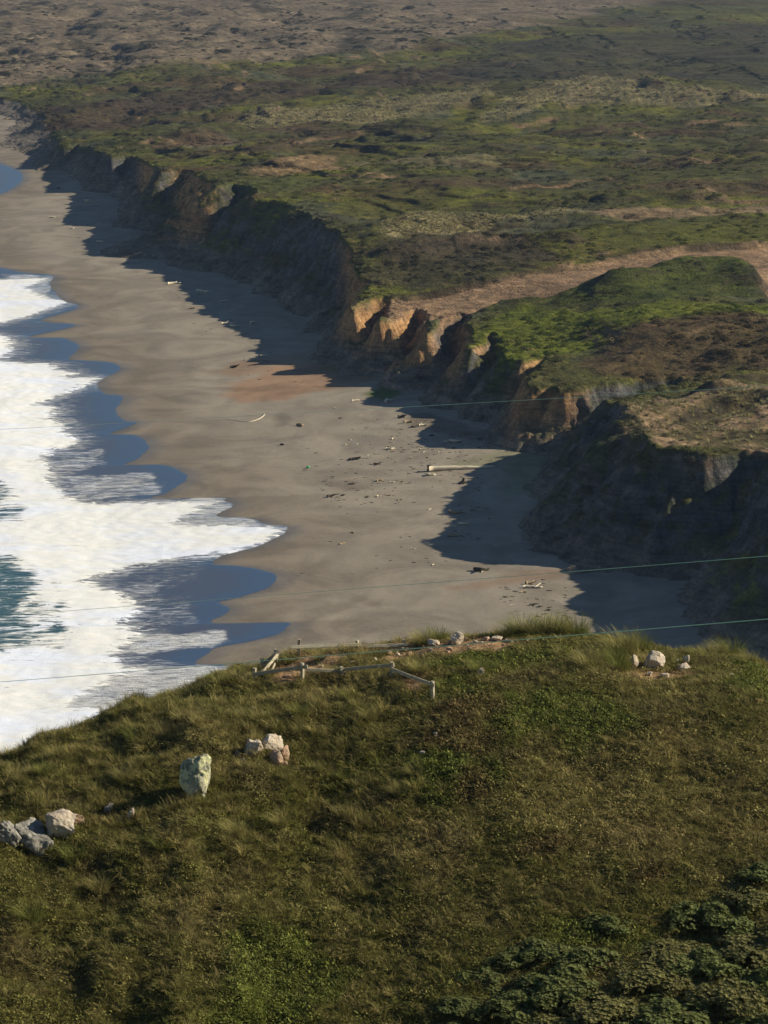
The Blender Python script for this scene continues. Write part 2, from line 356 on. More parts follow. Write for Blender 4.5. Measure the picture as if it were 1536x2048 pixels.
def ridge_px(x, y, L, z, w, h, seed=0):
    P = [unproj(a, b, z) for a, b in L]; d_, _, _ = poly_sdf(P, x, y)
    return h*np.exp(-(d_/w)**2)*(1+.35*fbm(x, y, 12, seed, 3))
inland = np.clip(sd_, 0, 60)
wi = sstep(2, 42, inland); zt = zedge(y)*(1-wi)+ztop_at(y)*wi
far = sstep(900, 1400, y)
zt = zt+(1.1*fbm(x, y, 60, 73, 3)+.55*fbm(x, y, 16, 74, 4))*sstep(0, 12, inland)*(1+1.3*far)
zt = zt+.05*np.clip(x-xbase(y)-20, 0, 200)*(.35+.5*sstep(600, 900, y))*.4
trk = region(x, y, TRACK, 19, 1.5, 2.5, 10, 92)
relief = (1-np.exp(-inland/14))*(y < 2300)*(1-trk)*np.interp(y, [500, 700, 900, 1100], [.3, .4, .8, 1])
for sc_, sd0, am in ((70, 141, 1.5), (38, 142, 1.0), (95, 143, 1.6)):
    n_ = fbm(x, y*.8, sc_, sd0, 4); zt += am*relief*(sstep(-.02, .05, n_)+.35*n_)
zt += ridge_px(x, y, [(790, 470), (850, 450), (900, 440), (960, 442), (1080, 438), (1150, 436)], 20, 9, 2.6, 81)
zt += ridge_px(x, y, [(1000, 190), (1100, 168), (1180, 150), (1240, 150), (1320, 168), (1536, 178)], 20, 45, 5.5, 82)
zt += ridge_px(x, y, [(540, 195), (700, 190), (860, 180), (1000, 172)], 18, 35, 3.0, 83)
zt += ridge_px(x, y, [(380, 262), (430, 250), (470, 248)], 15, 9, 3.8, 84)
zt += ridge_px(x, y, [(560, 335), (620, 322), (680, 322)], 18, 9, 3.0, 85)
zt += ridge_px(x, y, [(780, 505), (900, 490), (1000, 485), (1130, 490)], 20, 6, 3.2, 86)
zt += ridge_px(x, y, [(1250, 565), (1350, 550), (1470, 545), (1490, 560)], 20, 7, 2.6, 87)
zt += ridge_px(x, y, [(1440, 750), (1480, 735), (1560, 715)], 20, 5, 3.2, 88)
zt += ridge_px(x, y, [(100, 240), (170, 228), (230, 215)], 8, 12, 3.5, 89)
zt -= ridge_px(x, y, [(1340, 850), (1400, 825), (1440, 805)], 19, 5.0, 3.2, 90)
zt -= ridge_px(x, y, [(1490, 815), (1510, 795)], 19, 3.0, 2.2, 91)
zt -= 1.3*trk
# cliff face
rib = fbm(arc, sd_*.25, 6.0, 75, 3)*1.3+fbm(arc, sd_*.10, 2.6, 76, 3)*1.2
D = -sd_
Dn = np.clip(D+rib*sstep(0, 5, D), 0, 80)
soft = sstep(.1, .6, fbm(x, y, 70, 77, 2)+.25)          # stretches with a gentler, grown over slope
H = zt-zbeach(x, y)
stp = (1.9-.75*soft)*np.interp(y, [545, 575, 740, 800, 885, 905, 1080, 1180], [.68, 1, 1, .62, .6, 1, 1, .25]); tal = (.85-.15*soft)*np.interp(y, [545, 575, 740, 800, 885, 905, 1080, 1180], [.86, 1, 1, .75, .65, 1, 1, .28])
drop = np.where(Dn*stp < .58*H, Dn*stp, .58*H+(Dn-.58*H/stp)*tal)
lip = .35*fbm(x, y, 3.0, 78, 3)
zl = np.where(D > 0, zt-drop+lip*sstep(0, 3, D)+.5*fbm(arc*1.0, D, 4.5, 79, 3)*sstep(1, 6, D), zt)
zl = np.maximum(zl, zbeach(x, y)-3.0)
z = np.where(D > 0, zl, zt+.15*fbm(x, y, 4, 80, 3)+sstep(9, 0, inland)*(.9*fbm(x, y, 4.5, 145, 4, .6)+.5*np.abs(fbm(x, y, 2.2, 146, 2))))
# far dunes
dune_line = [(-400, 175), (0, 150), (150, 142), (330, 130), (440, 117), (560, 115), (640, 108), (760, 100), (850, 92), (930, 70), (1040, 48), (1200, 24), (1400, -10), (1500, -60), (1600, -200), (-2400, -200)]
dn = region(x, y, dune_line, 12, 6, 14, 60, 93)
z = z+dn*(7.0*np.abs(fbm(x, y*.7, 130, 94, 4))+.9*fbm(x, y, 22, 95, 4))*(1-.0)+0
ZT = z.reshape(NRW, NCL)
gy, gx = np.gradient(ZT); dxs = np.gradient(X, axis=1); dys = np.gradient(Y, axis=0)
slope = np.sqrt((gx/dxs)**2+(gy/dys)**2).ravel()
# colours
KL = 1.03
olive, lime, brown, grey, pale, scrub = srgb(72, 73, 38, KL), srgb(92, 94, 36, KL), srgb(78, 62, 46, KL), srgb(74, 78, 58, KL), srgb(138, 130, 96, KL), srgb(44, 48, 36, KL)
tan, ochre, redst, dune = srgb(140, 116, 88, KL), srgb(146, 116, 80, KL), srgb(96, 66, 48, KL), srgb(124, 113, 92, .95*KL)
n1 = fbm(x*.4, y*.6, 40, 101, 4); n2 = fbm(x*.4, y*.65, 26, 102, 4); n3 = fbm(x, y*.6, 12, 103, 4); n4 = fbm(x, y, 5, 104, 3)
col = np.repeat(olive[None], len(x), 0)
col = blend(col, .9*sstep(-.1, .35, n1+.3*n4), lime)
col = blend(col, .7*sstep(.0, .4, n2+.3*n4), brown)
col = blend(col, .8*sstep(.15, .5, fbm(x, y*.5, 34, 105, 4)+.3*n4), grey)
col = blend(col, .5*sstep(.28, .5, n3+.4*n4), scrub)
def paint(poly, c, a, soft=3, namp=5, nsc=10, zz=19, seed=110):
    global col
    col = blend(col, a*region(x, y, poly, zz, soft, namp, nsc, seed), c)
paint([(960, 600), (1050, 585), (1180, 605), (1400, 612), (1600, 615), (1600, 640), (1400, 640), (1250, 650), (1000, 680), (940, 650)], srgb(92, 100, 30, KL), .8)
paint([(1150, 540), (1500, 530), (1520, 600), (1300, 605), (1100, 590)], srgb(66, 74, 30, KL), .85)
paint([(1150, 690), (1250, 650), (1450, 640), (1600, 645), (1600, 720), (1300, 720)], srgb(80, 66, 46, KL), .8)
paint([(960, 690), (1200, 720), (1500, 700), (1450, 740), (1200, 790), (1000, 780)], srgb(80, 80, 46, KL), .6)
paint([(730, 545), (780, 490), (900, 480), (1130, 480), (1130, 520), (1000, 545), (860, 555)], srgb(62, 58, 42, KL), .8)
paint([(990, 475), (1200, 462), (1600, 440), (1600, 485), (1300, 505), (1140, 520)], srgb(82, 84, 30, KL), .7)
paint([(680, 425), (760, 390), (900, 400), (870, 425), (770, 460), (700, 460)], srgb(78, 76, 38, KL), .7)
paint([(1150, 440), (1300, 432), (1600, 420), (1600, 434), (1400, 440), (1200, 447)], srgb(132, 114, 88, KL), .8, 2, 3)
paint([(770, 490), (800, 460), (860, 432), (930, 430), (1000, 440), (1150, 436), (1160, 446), (1000, 452), (900, 475)], pale, .75, 2, 4, 5)
paint([(950, 205), (1050, 170), (1160, 142), (1250, 142), (1330, 160), (1600, 165), (1600, 185), (1300, 185), (1150, 180), (1000, 212)], pale*.8, .7, 6, 8, 14)
paint([(400, 215), (560, 185), (760, 165), (960, 150), (1000, 175), (800, 205), (560, 215)], pale*.9, .65, 8, 12, 14)
paint([(700, 320), (800, 312), (1000, 318), (1000, 335), (760, 345)], pale*.75, .5, 5, 8, 8)
paint([(0, 165), (300, 140), (700, 118), (1000, 95), (1000, 130), (500, 160), (200, 200), (0, 205)], srgb(64, 52, 42, KL), .75, 8, 12, 22)
paint([(1000, 60), (1600, 20), (1600, 150), (1250, 140), (1050, 140), (900, 130)], srgb(58, 56, 42, KL), .75, 8, 12, 22)
paint([(360, 275), (420, 243), (470, 240), (485, 268), (400, 280)], srgb(112, 102, 82, KL), .7, 2, 3, 4)
paint([(500, 345), (560, 325), (660, 312), (705, 345), (640, 352), (480, 362)], srgb(134, 112, 82, KL), .75, 2, 4, 4)
paint([(560, 365), (620, 350), (720, 352), (640, 372)], srgb(96, 100, 34, KL), .8)
paint([(300, 255), (420, 235), (620, 240), (560, 262), (320, 272)], srgb(84, 66, 48, KL), .7)
paint([(460, 380), (560, 362), (640, 385), (600, 410), (500, 400)], srgb(76, 82, 40, KL), .7)
bl1 = region(x, y, [(1235, 812), (1250, 792), (1300, 776), (1420, 766), (1600, 752), (1800, 745), (1800, 960), (1430, 912), (1335, 912), (1270, 885)], 19, 1.0, 1.5, 4, 120)
patch = sstep(-.25, .2, fbm(x, y*.6, 9, 121, 4)); col = blend(col, bl1*patch, srgb(138, 118, 90, KL)); col = blend(col, bl1*(1-patch)*.8, srgb(92, 84, 58, KL))
col = blend(col, region(x, y, [(1320, 850), (1380, 815), (1440, 800), (1445, 835), (1390, 860)], 18, 1.0, 2, 3, 122), srgb(80, 74, 54, KL))
col = blend(col, trk, srgb(134, 112, 86, KL)*(1.0))
col = blend(col, dn, dune*.78)
col = blend(col, dn*.75*sstep(.12, .3, fbm(x, y*.5, 34, 123, 5)+.35*fbm(x, y, 9, 124, 3)-.05), srgb(62, 60, 46, KL))
scp = sstep(.28, .6, slope)*(D < -1.5)*(1-dn); col = blend(col, scp*.75, srgb(58, 52, 42, KL)); col = blend(col, scp*.7*sstep(.15, .35, fbm(x, y, 40, 144, 3)), srgb(128, 108, 82, KL))
# cliff colours: steep earth greyed to its shaded tone, ochre on sunlit fins, growth on the gentle stretches and the talus
stone = np.repeat(srgb(84, 84, 84, .98*KL)[None], len(x), 0)
stone = blend(stone, .8*sstep(-.1, .4, fbm(arc, z*1.5, 9, 126, 3)), srgb(66, 72, 60, .95*KL))
om = np.zeros(x.shape)  # mask for fins given their sunlit colour
for pol, zz_ in (([(670, 660), (690, 560), (760, 560), (900, 590), (900, 660), (840, 760), (740, 720)], 9), ([(310, 490), (360, 380), (440, 345), (500, 365), (490, 400), (420, 470)], 9), ([(985, 900), (1010, 790), (1100, 760), (1190, 790), (1150, 860), (1060, 900)], 8), ([(1405, 960), (1412, 905), (1440, 905), (1438, 940)], 16), ([(880, 760), (900, 680), (960, 660), (1000, 690), (960, 740)], 9), ([(270, 380), (290, 320), (330, 320), (320, 380)], 9), ([(600, 430), (700, 390), (700, 440), (640, 460)], 16), ([(500, 450), (520, 415), (570, 410), (560, 440)], 14)):
    om = np.maximum(om, region(x, y, pol, zz_, 3, 3, 6, 128))
stone = blend(stone, om, ochre*1.0); stone = stone*(.8+.45*fbm(arc, z*.6, 2.2, 125, 3)+.2)[:, None]
face = sstep(.55, 1.0, slope)*sstep(-.2, .8, D)
veg = blend(np.repeat(olive[None]*.85, len(x), 0), sstep(0, .4, n3), srgb(68, 66, 58, .95*KL))
grown = (1-.85*om)*np.clip(soft*.8+sstep(.0, .4, fbm(arc, z, 16, 127, 3)), 0, 1)*sstep(1.9, 1.0, slope)
cl = stone*(1-grown[:, None])+veg*grown[:, None]
col = col*(1-face[:, None])+cl*face[:, None]
low = sstep(10, 3, z+2.5*fbm(x, y, 8, 129, 3))*(D > 2); col = blend(col, low*.85, srgb(114, 108, 98, KL))
def land_material():
    t = NT('coastal_ground'); p = t.pos(); c = t.attr('Col')
    n1 = t.noise(p, .35, 6, .65, .3); n2 = t.noise(p, 1.6, 5, .7); n3 = t.noise(t.scalev(p, (1, .5, 1)), .09, 5, .6, .5)
    k = t.math('MULTIPLY', t.rng(n1, .25, .75, .62, 1.35), t.math('MULTIPLY', t.rng(n2, .25, .75, .65, 1.35), t.rng(n3, .3, .7, .85, 1.15)))
    ns_ = t.noise(t.scalev(p, (.12, .12, 1.9)), 1, 5, .65, .4); k = t.math('MULTIPLY', k, t.rng(ns_, .3, .7, .72, 1.28)); nv_ = t.noise(t.scalev(p, (1.1, 1.1, .12)), 1, 4, .65)
    hue = t.mix(t.rng(n1, .35, .65, 0, .5), c, t.mix(1.0, c, (1.12, .95, .82), 'MULTIPLY'))
    cc = t.n('ShaderNodeVectorMath', operation='SCALE'); t.l(hue, cc.inputs[0]); t.l(k, cc.inputs['Scale'])
    t.bump(t.math('ADD', t.math('ADD', n1, t.math('MULTIPLY', n2, .6)), t.math('ADD', t.math('MULTIPLY', ns_, .8), t.math('MULTIPLY', nv_, .9))), .9, .6)
    return t.base(cc.outputs[0], .95, .08)
M_land = land_material()
F = grid_faces(NRW, NCL); Vx = np.stack([x, y, z], 1)
fd = dn[F].mean(1) > .5; ft = (trk[F].mean(1) > .5) & ~fd & (D[F].mean(1) < 0)
def submesh(name, sel, label):
    f = F[sel]; u, inv = np.unique(f, return_inverse=True)
    o = mesh_from(name, Vx[u], inv.reshape(f.shape), M_land, attrs={'Col': col[u]})
    return set_props(o, kind='structure', label=label)
bluff = submesh('bluff_terrain', ~fd & ~ft, 'eroded coastal bluffs and scrub covered plateau above the beach')
submesh('sand_dunes', fd, 'grey sand dunes dotted with dark scrub beyond the plateau')
submesh('sandy_track', ft, 'bare sandy track running to the bluff edge')

# ------------------------------------------------------------------ the near headland
def hill_ridge():
    L = [(-1500, 1900, 90), (-500, 1700, 99), (-100, 1565, 106), (0, 1522, 108), (120, 1478, 110), (240, 1428, 112), (340, 1393, 113), (440, 1355, 114), (510, 1342, 115), (560, 1322, 116), (640, 1306, 117), (760, 1298, 117), (830, 1288, 117),
         (900, 1278, 117), (1000, 1271, 117), (1100, 1268, 117), (1200, 1276, 116.5), (1270, 1292, 116), (1330, 1305, 115.5), (1420, 1306, 115), (1480, 1316, 114.5), (1536, 1334, 114), (1700, 1400, 112), (2100, 1560, 108), (3200, 1900, 100)]
    R = []
    for a, b, Yr in L:
        xx, z_ = ray_at_Y(a, b, Yr); R.append((xx, Yr, z_))
    return np.array(R)
HR = hill_ridge()
_s = np.linspace(-120, 140, 2601)
_sl = np.interp(_s, [-120, -60, -26, -14, -6, -2, 0, 2, 6, 14, 30, 140], [.36, .36, .32, .29, .03, -.10, -.28, -.48, -.85, -1.15, -1.15, -1.15])
_pf = np.concatenate([[0], np.cumsum((_sl[1:]+_sl[:-1])*.5*(_s[1]-_s[0]))]); _pf -= np.interp(0, _s, _pf)
def zhill(x, y, fine=True):
    xk = np.asarray(x, float); Yr = np.interp(xk, HR[:, 0], HR[:, 1]); zr = np.interp(xk, HR[:, 0], HR[:, 2])
    s_ = np.asarray(y, float)-Yr
    z_ = zr+np.interp(s_, _s, _pf)
    if fine:
        lft = sstep(4, -6, xk)
        amp = sstep(6, -1, s_)
        z_ = z_+amp*((.16+.34*lft)*fbm(xk, y, 3.0, 201, 3)+(.08+.15*lft)*fbm(xk, y, 1.1, 202, 3)+.35*fbm(xk, y, 9, 203, 2)*sstep(-1, -8, s_))
    cs = 118.3-1.0*np.clip(np.asarray(y)-1.5, 0, 200)
    z_ = np.maximum(z_, cs)
    return np.maximum(z_, -2.0)
def hill_pt(px, py, Y0=74.0, Y1=126.0):
    Yv = np.linspace(Y0, Y1, 2081); cx, cy = (px-768)/FPX, (1024-py)/FPX
    dy = math.cos(PITCH)+cy*math.sin(PITCH); t = Yv/dy; zz_ = CAM_H+(-math.sin(PITCH)+cy*math.cos(PITCH))*t
    h = zhill(cx*t, Yv); k = np.argmax(zz_ < h)
    if not (zz_ < h).any(): k = int(np.argmin(zz_-h))
    return float(cx*t[k]), float(Yv[k]), float(h[k])
def PXM(y): return FPX/(y/math.cos(PITCH+.06))      # photograph pixels for one metre at distance y
def to_px(x, y, z):
    dz = z-CAM_H; dep = y*math.cos(PITCH)-dz*math.sin(PITCH); up = y*math.sin(PITCH)+dz*math.cos(PITCH)
    return 768+FPX*x/dep, 1024-FPX*up/dep
hx = np.concatenate([-26-np.cumsum(np.geomspace(.3, 9, 40))[::-1], np.arange(-26, 26, .14), 26+np.cumsum(np.geomspace(.3, 9, 40))])
hy = np.concatenate([np.arange(-20, 70, 3.0), np.arange(70, 122, .13), 122+np.cumsum(np.geomspace(.2, 4, 50))])
X, Y = np.meshgrid(hx, hy); Z = zhill(X, Y); hxv, hyv, hzv = X.ravel(), Y.ravel(), Z.ravel()
hpx, hpy = to_px(hxv, np.maximum(hyv, 20), hzv)
def pmask(px, py, cx, cy, rx, ry, seed, namp=.45):
    q = np.sqrt(((px-cx)/rx)**2+((py-cy)/ry)**2)
    return q
def hreg(x, y, poly, soft, namp, nsc, seed):
    P = [hill_pt(a, b)[:2] for a, b in poly]
    d_, pa, _ = poly_sdf(P, x, y, True); s_ = np.where(pa, d_, -d_)+namp*fbm(x, y, nsc, seed, 4)
    return sstep(-soft, soft, s_)
KH = 2.35
HG, HS, HB, HD = srgb(70, 71, 29, KH), srgb(114, 103, 64, KH), srgb(70, 63, 38, KH), srgb(46, 44, 24, KH)
REG = dict(
    green=[[(960, 1400), (1100, 1380), (1240, 1390), (1260, 1450), (1150, 1500), (1000, 1470)], [(860, 1330), (960, 1300), (1120, 1300), (1120, 1320), (960, 1345)], [(850, 1500), (980, 1500), (1010, 1560), (860, 1600), (780, 1570)], [(1080, 1830), (1160, 1850), (1280, 1860), (1300, 1900), (1140, 1930), (1060, 1890)],
           [(900, 1360), (980, 1370), (960, 1400), (880, 1395)], [(1480, 1330), (1600, 1340), (1600, 1420), (1460, 1390)], [(450, 1880), (620, 1850), (700, 1950), (640, 2080), (400, 2080)]],
    brown=[[(880, 1410), (980, 1400), (1000, 1470), (960, 1540), (870, 1500)], [(1060, 1660), (1130, 1660), (1130, 1720), (1050, 1710)], [(1280, 1730), (1350, 1730), (1340, 1770), (1270, 1770)], [(930, 1540), (980, 1540), (980, 1590), (930, 1590)]],
    straw=[[(1030, 1520), (1250, 1470), (1400, 1480), (1560, 1500), (1560, 1660), (1300, 1700), (1120, 1680), (1000, 1620)], [(760, 1650), (960, 1640), (900, 1800), (740, 1760)], [(1200, 1290), (1330, 1320), (1300, 1380), (1180, 1370)]],
    dirt=[[(575, 1316), (600, 1302), (700, 1294), (815, 1284), (835, 1296), (760, 1310), (640, 1322)], [(540, 1345), (600, 1322), (690, 1315), (690, 1335), (640, 1345), (590, 1362), (560, 1368)], [(740, 1318), (830, 1300), (1000, 1278), (1060, 1285), (1000, 1305), (850, 1315)], [(800, 1360), (850, 1350), (850, 1395), (810, 1380)], [(1240, 1345), (1300, 1345), (1400, 1340), (1390, 1356), (1290, 1362)]])
def hill_masks(x, y):
    o = {}
    for k, Ls in REG.items():
        m = np.zeros(x.shape)
        for i, L in enumerate(Ls): m = np.maximum(m, hreg(x, y, L, .5 if k != 'dirt' else .25, 1.3 if k != 'dirt' else .5, 2.2, 210+i))
        o[k] = m
    return o
def hill_colour(x, y, mk):
    n1, n2, n3 = fbm(x, y, 4.5, 221, 4), fbm(x, y, 1.6, 222, 3), fbm(x, y, 7, 223, 3)
    c = np.repeat((HG*.70+HB*.20+HS*.10)[None], len(x), 0)
    c = blend(c, .5*sstep(.0, .5, n1), HS*.85); c = blend(c, .75*sstep(.05, .5, n3+.3*n2), HG); c = blend(c, .7*sstep(.1, .5, fbm(x, y, 3, 224, 4)), HB)
    c = blend(c, .4*mk['straw'], HS*.8); c = blend(c, .6*mk['green'], srgb(66, 74, 26, KH)); c = blend(c, .75*mk['brown'], srgb(72, 60, 36, KH))
    c = blend(c, mk['dirt'], srgb(142, 116, 84, KA)); return c
mk = hill_masks(hxv, hyv); hc = hill_colour(hxv, hyv, mk)
hc2 = hc*.5+hc*.5*mk['dirt'][:, None]
cliffm = sstep(1.0, 5.0, hyv-np.interp(hxv, HR[:, 0], HR[:, 1])); hc2 = blend(hc2, cliffm*.7, srgb(92, 78, 58, KA))
def turf_material():
    t = NT('turf'); p = t.pos(); c = t.attr('Col')
    n1 = t.noise(p, 2.2, 6, .7, .4); n2 = t.noise(p, 9, 4, .7)
    k = t.math('MULTIPLY', t.rng(n1, .25, .75, .55, 1.35), t.rng(n2, .25, .75, .6, 1.4))
    cc = t.n('ShaderNodeVectorMath', operation='SCALE'); t.l(c, cc.inputs[0]); t.l(k, cc.inputs['Scale'])
    t.bump(t.math('ADD', n1, t.math('MULTIPLY', n2, .5)), .9, .12); return t.base(cc.outputs[0], .95, .05)
hill = mesh_from('headland', np.stack([hxv, hyv, hzv], 1), grid_faces(*X.shape), turf_material(), attrs={'Col': hc2})
set_props(hill, kind='structure', label='grassy headland sloping down from its ridge above the beach')

# ------------------------------------------------------------------ plants
def leaf_material(name, inst=True, rough=.75, transl=.3, lo=.6, hi=1.5):
    t = NT(name)
    c = t.attr('tint', 'INSTANCER') if inst else t.n('ShaderNodeRGB').outputs[0]
    v = t.attr('shade', out='Fac'); k = t.rng(v, 0, 1, lo, hi, False)
    cc = t.n('ShaderNodeVectorMath', operation='SCALE'); t.l(c, cc.inputs[0]); t.l(k, cc.inputs['Scale'])
    t.base(cc.outputs[0], rough, .15)
    tr = t.n('ShaderNodeBsdfTranslucent'); t.l(cc.outputs[0], tr.inputs[0]); mx = t.n('ShaderNodeMixShader'); mx.inputs[0].default_value = transl
    t.l(t.b.outputs[0], mx.inputs[1]); t.l(tr.outputs[0], mx.inputs[2]); t.l(mx.outputs[0], t.out.inputs[0])
    if not inst: t.rgb = c.node
    return t
M_blade = leaf_material('grass_blade').m
def blades(n, length, width, spread, bend, rng, lean=(0, 0), segs=2, up=.9):
    """tuft of tapered bent blades -> V, F(quads), shade"""
    V, F, S = [], [], []
    for i in range(n):
        a = rng.random()*2*math.pi; r = spread*math.sqrt(rng.random()); bx, by = r*math.cos(a), r*math.sin(a)
        h = length*(.55+.6*rng.random()); da = a+rng.normal()*.7; b = bend*(.4+rng.random()); w = width*(.7+.6*rng.random())
        dx, dy = math.cos(da)*b+lean[0], math.sin(da)*b+lean[1]; wx_, wy_ = -math.sin(da+rng.normal()*.6), math.cos(da)
        sh = rng.random(); base = len(V)
        for k in range(segs+1):
            q = k/segs; ww = w*(1-q*.85)*.5
            cx, cy, cz = bx+dx*h*q*q, by+dy*h*q*q, h*(up*q-.35*b*q*q)
            V.append((cx-wx_*ww, cy-wy_*ww, cz-.03*(k == 0))); V.append((cx+wx_*ww, cy+wy_*ww, cz-.03*(k == 0))); S += [sh*.75+.25*q]*2
        for k in range(segs): F.append((base+2*k, base+2*k+1, base+2*k+3, base+2*k+2))
    return np.array(V), np.array(F), np.array(S)
def leafball(n, rx, rz, leaf, rng, per=1, flat=.25):
    V, F, S = [], [], []
    for i in range(n):
        a = rng.random()*2*math.pi; cz = rng.random()**.75; rr = math.sqrt(max(0, 1-cz*cz))
        q = .80+.25*rng.random()+.12*math.sin(3*a+5*cz)
        c = np.array((rx*rr*math.cos(a)*q, rx*rr*math.sin(a)*q, rz*cz*q)); nrm = np.array((c[0]/rx, c[1]/rx, c[2]/rz+.35)); nrm /= np.linalg.norm(nrm)+1e-6
        sh = rng.random(); t1 = np.cross(nrm, (0.3, .2, 1)); t1 /= np.linalg.norm(t1)+1e-6; t2 = np.cross(nrm, t1)
        for k in range(per):
            b = rng.random()*6.28 if per == 1 else k*2*math.pi/per+sh; u = t1*math.cos(b)+t2*math.sin(b); v = np.cross(nrm, u)
            l = leaf*(.7+.6*rng.random()); n2 = u*l+nrm*l*(flat+.3*rng.random())
            o0 = len(V); V += [c, c+n2*.5+v*l*.28, c+n2, c+n2*.5-v*l*.28]; F.append((o0, o0+1, o0+2, o0+3)); S += [sh*.7, sh*.7+.15, sh*.7+.3, sh*.7+.15]
    return np.array(V), np.array(F), np.array(S)
def scatter(name, pts, rot, scl, idx, tint, protos, label):
    """one object of countless small plants: points carrying attributes, instanced by geometry nodes"""
    me = bpy.data.meshes.new(name); me.vertices.add(len(pts)); me.vertices.foreach_set('co', np.asarray(pts, np.float32).ravel())
    for n, typ, a, key in (('rot', 'FLOAT_VECTOR', rot, 'vector'), ('scl', 'FLOAT_VECTOR', scl, 'vector'), ('tint', 'FLOAT_VECTOR', tint, 'vector'), ('idx', 'INT', idx, 'value')):
        at = me.attributes.new(n, typ, 'POINT'); at.data.foreach_set(key, np.asarray(a, np.int32 if typ == 'INT' else np.float32).ravel())
    o = bpy.data.objects.new(name, me); COL.objects.link(o)
    pc = bpy.data.collections.new(name+'_source')
    for p in protos: pc.objects.link(p)
    g = bpy.data.node_groups.new(name, 'GeometryNodeTree')
    g.interface.new_socket('Geometry', in_out='INPUT', socket_type='NodeSocketGeometry'); g.interface.new_socket('Geometry', in_out='OUTPUT', socket_type='NodeSocketGeometry')
    N = g.nodes.new; L = g.links.new
    gi, go = N('NodeGroupInput'), N('NodeGroupOutput'); ip = N('GeometryNodeInstanceOnPoints'); ci = N('GeometryNodeCollectionInfo')
    ci.inputs['Collection'].default_value = pc; ci.inputs['Separate Children'].default_value = True; ci.inputs['Reset Children'].default_value = True
    def na(nm, dt):
        q = N('GeometryNodeInputNamedAttribute'); q.data_type = dt; q.inputs['Name'].default_value = nm; return q.outputs['Attribute']
    er = N('FunctionNodeEulerToRotation'); L(na('rot', 'FLOAT_VECTOR'), er.inputs[0])
    L(gi.outputs[0], ip.inputs['Points']); L(ci.outputs[0], ip.inputs['Instance']); ip.inputs['Pick Instance'].default_value = True
    L(na('idx', 'INT'), ip.inputs['Instance Index']); L(er.outputs[0], ip.inputs['Rotation']); L(na('scl', 'FLOAT_VECTOR'), ip.inputs['Scale'])
    L(ip.outputs[0], go.inputs[0])
    m = o.modifiers.new('scatter', 'NODES'); m.node_group = g
    return set_props(o, kind='stuff', label=label)
def protos(prefix, n, fn, mat):
    out = []
    for i in range(n):
        V, F, S = fn(np.random.default_rng(100+i)); out.append(mesh_from('%s_%02d' % (prefix, i), V, F, mat, smooth=False, attrs={'shade': S}, link=False))
    return out
def rand_rot(n, tilt=.15): return np.stack([RNG.normal(0, tilt, n), RNG.normal(0, tilt, n), RNG.random(n)*6.283], 1)
# --- plateau scrub and dune grass: points taken from the land mesh
area = (dxs*dys).ravel(); vis = (y < 2100) & (y > 470) & (np.abs(x) < .15*y+6) & (z > 3)
def pick(weight, n):
    w = np.clip(weight, 0, None)*area*vis; w = w/w.sum(); i = RNG.choice(len(w), n, p=w)
    j = RNG.random((n, 2))-.5
    return i
persp = 1/np.maximum(y, 450)**1.6*1e5
P_bush = protos('scrub', 4, lambda r: leafball(150, 1.0, .75, .34, r), M_blade)
vegw = (1-dn)*(1-trk)*(1-bl1*.7)*sstep(1.3, .7, slope)
i = pick(vegw*persp*(.15+sstep(-.1, .45, fbm(x, y*.6, 30, 130, 4))), 10000)
s = .25+.75*RNG.random(len(i))**2.2; s = s*(1+.35*sstep(900, 1500, y[i]))
tn = col[i]*(.95+.75*RNG.random((len(i), 1)))*np.where(RNG.random((len(i), 1)) < .3, np.array([[.8, .85, .9]]), 1)
scatter('coastal_scrub', Vx[i]-np.array([0, 0, .05]), rand_rot(len(i), .1), np.stack([s*1.5, s*1.5, s*.85], 1), RNG.integers(0, 4, len(i)), tn, P_bush, 'low mixed scrub covering the plateau behind the bluffs')
P_mg = protos('dune_grass', 3, lambda r: blades(40, 1.0, .09, .35, .5, r), M_blade)
gm = np.zeros(x.shape)
for pol in ([(770, 490), (800, 460), (860, 432), (930, 430), (1000, 440), (1150, 436), (1160, 446), (1000, 452), (900, 475)], [(950, 205), (1050, 170), (1160, 142), (1250, 142), (1330, 160), (1600, 165), (1600, 185), (1300, 185), (1150, 180), (1000, 212)], [(400, 215), (560, 185), (760, 165), (960, 150), (1000, 175), (800, 205), (560, 215)], [(1250, 840), (1300, 790), (1420, 770), (1560, 760), (1560, 900), (1340, 900)]):
    gm = np.maximum(gm, (.12 if pol[0][0] == 1250 else 1)*region(x, y, pol, 19, 3, 6, 10, 131))
i = pick(gm*persp*(1+1.5*(y < 800)), 6000); s = (.45+.6*RNG.random(len(i)))*(1+.3*(y[i] > 1000))
tn = srgb(140, 132, 92, KA)[None]*(.55+.6*RNG.random((len(i), 1)))
scatter('dune_grass', Vx[i]-np.array([0, 0, .05]), rand_rot(len(i)), np.stack([s, s, s], 1), RNG.integers(0, 3, len(i)), tn, P_mg, 'pale dune grass growing on the sandy ridges')
i = pick(dn*persp*(.08+sstep(-.05, .4, fbm(x, y*.6, 40, 132, 4))), 3500); s = .35+1.0*RNG.random(len(i))**2
tn = srgb(58, 58, 42, KA)[None]*(.6+.7*RNG.random((len(i), 1)))
scatter('dune_scrub', Vx[i]-np.array([0, 0, .1]), rand_rot(len(i), .1), np.stack([s*1.3, s*1.3, s*.7], 1), RNG.integers(0, 4, len(i)), tn, P_bush, 'small dark scrub scattered over the far sand dunes')
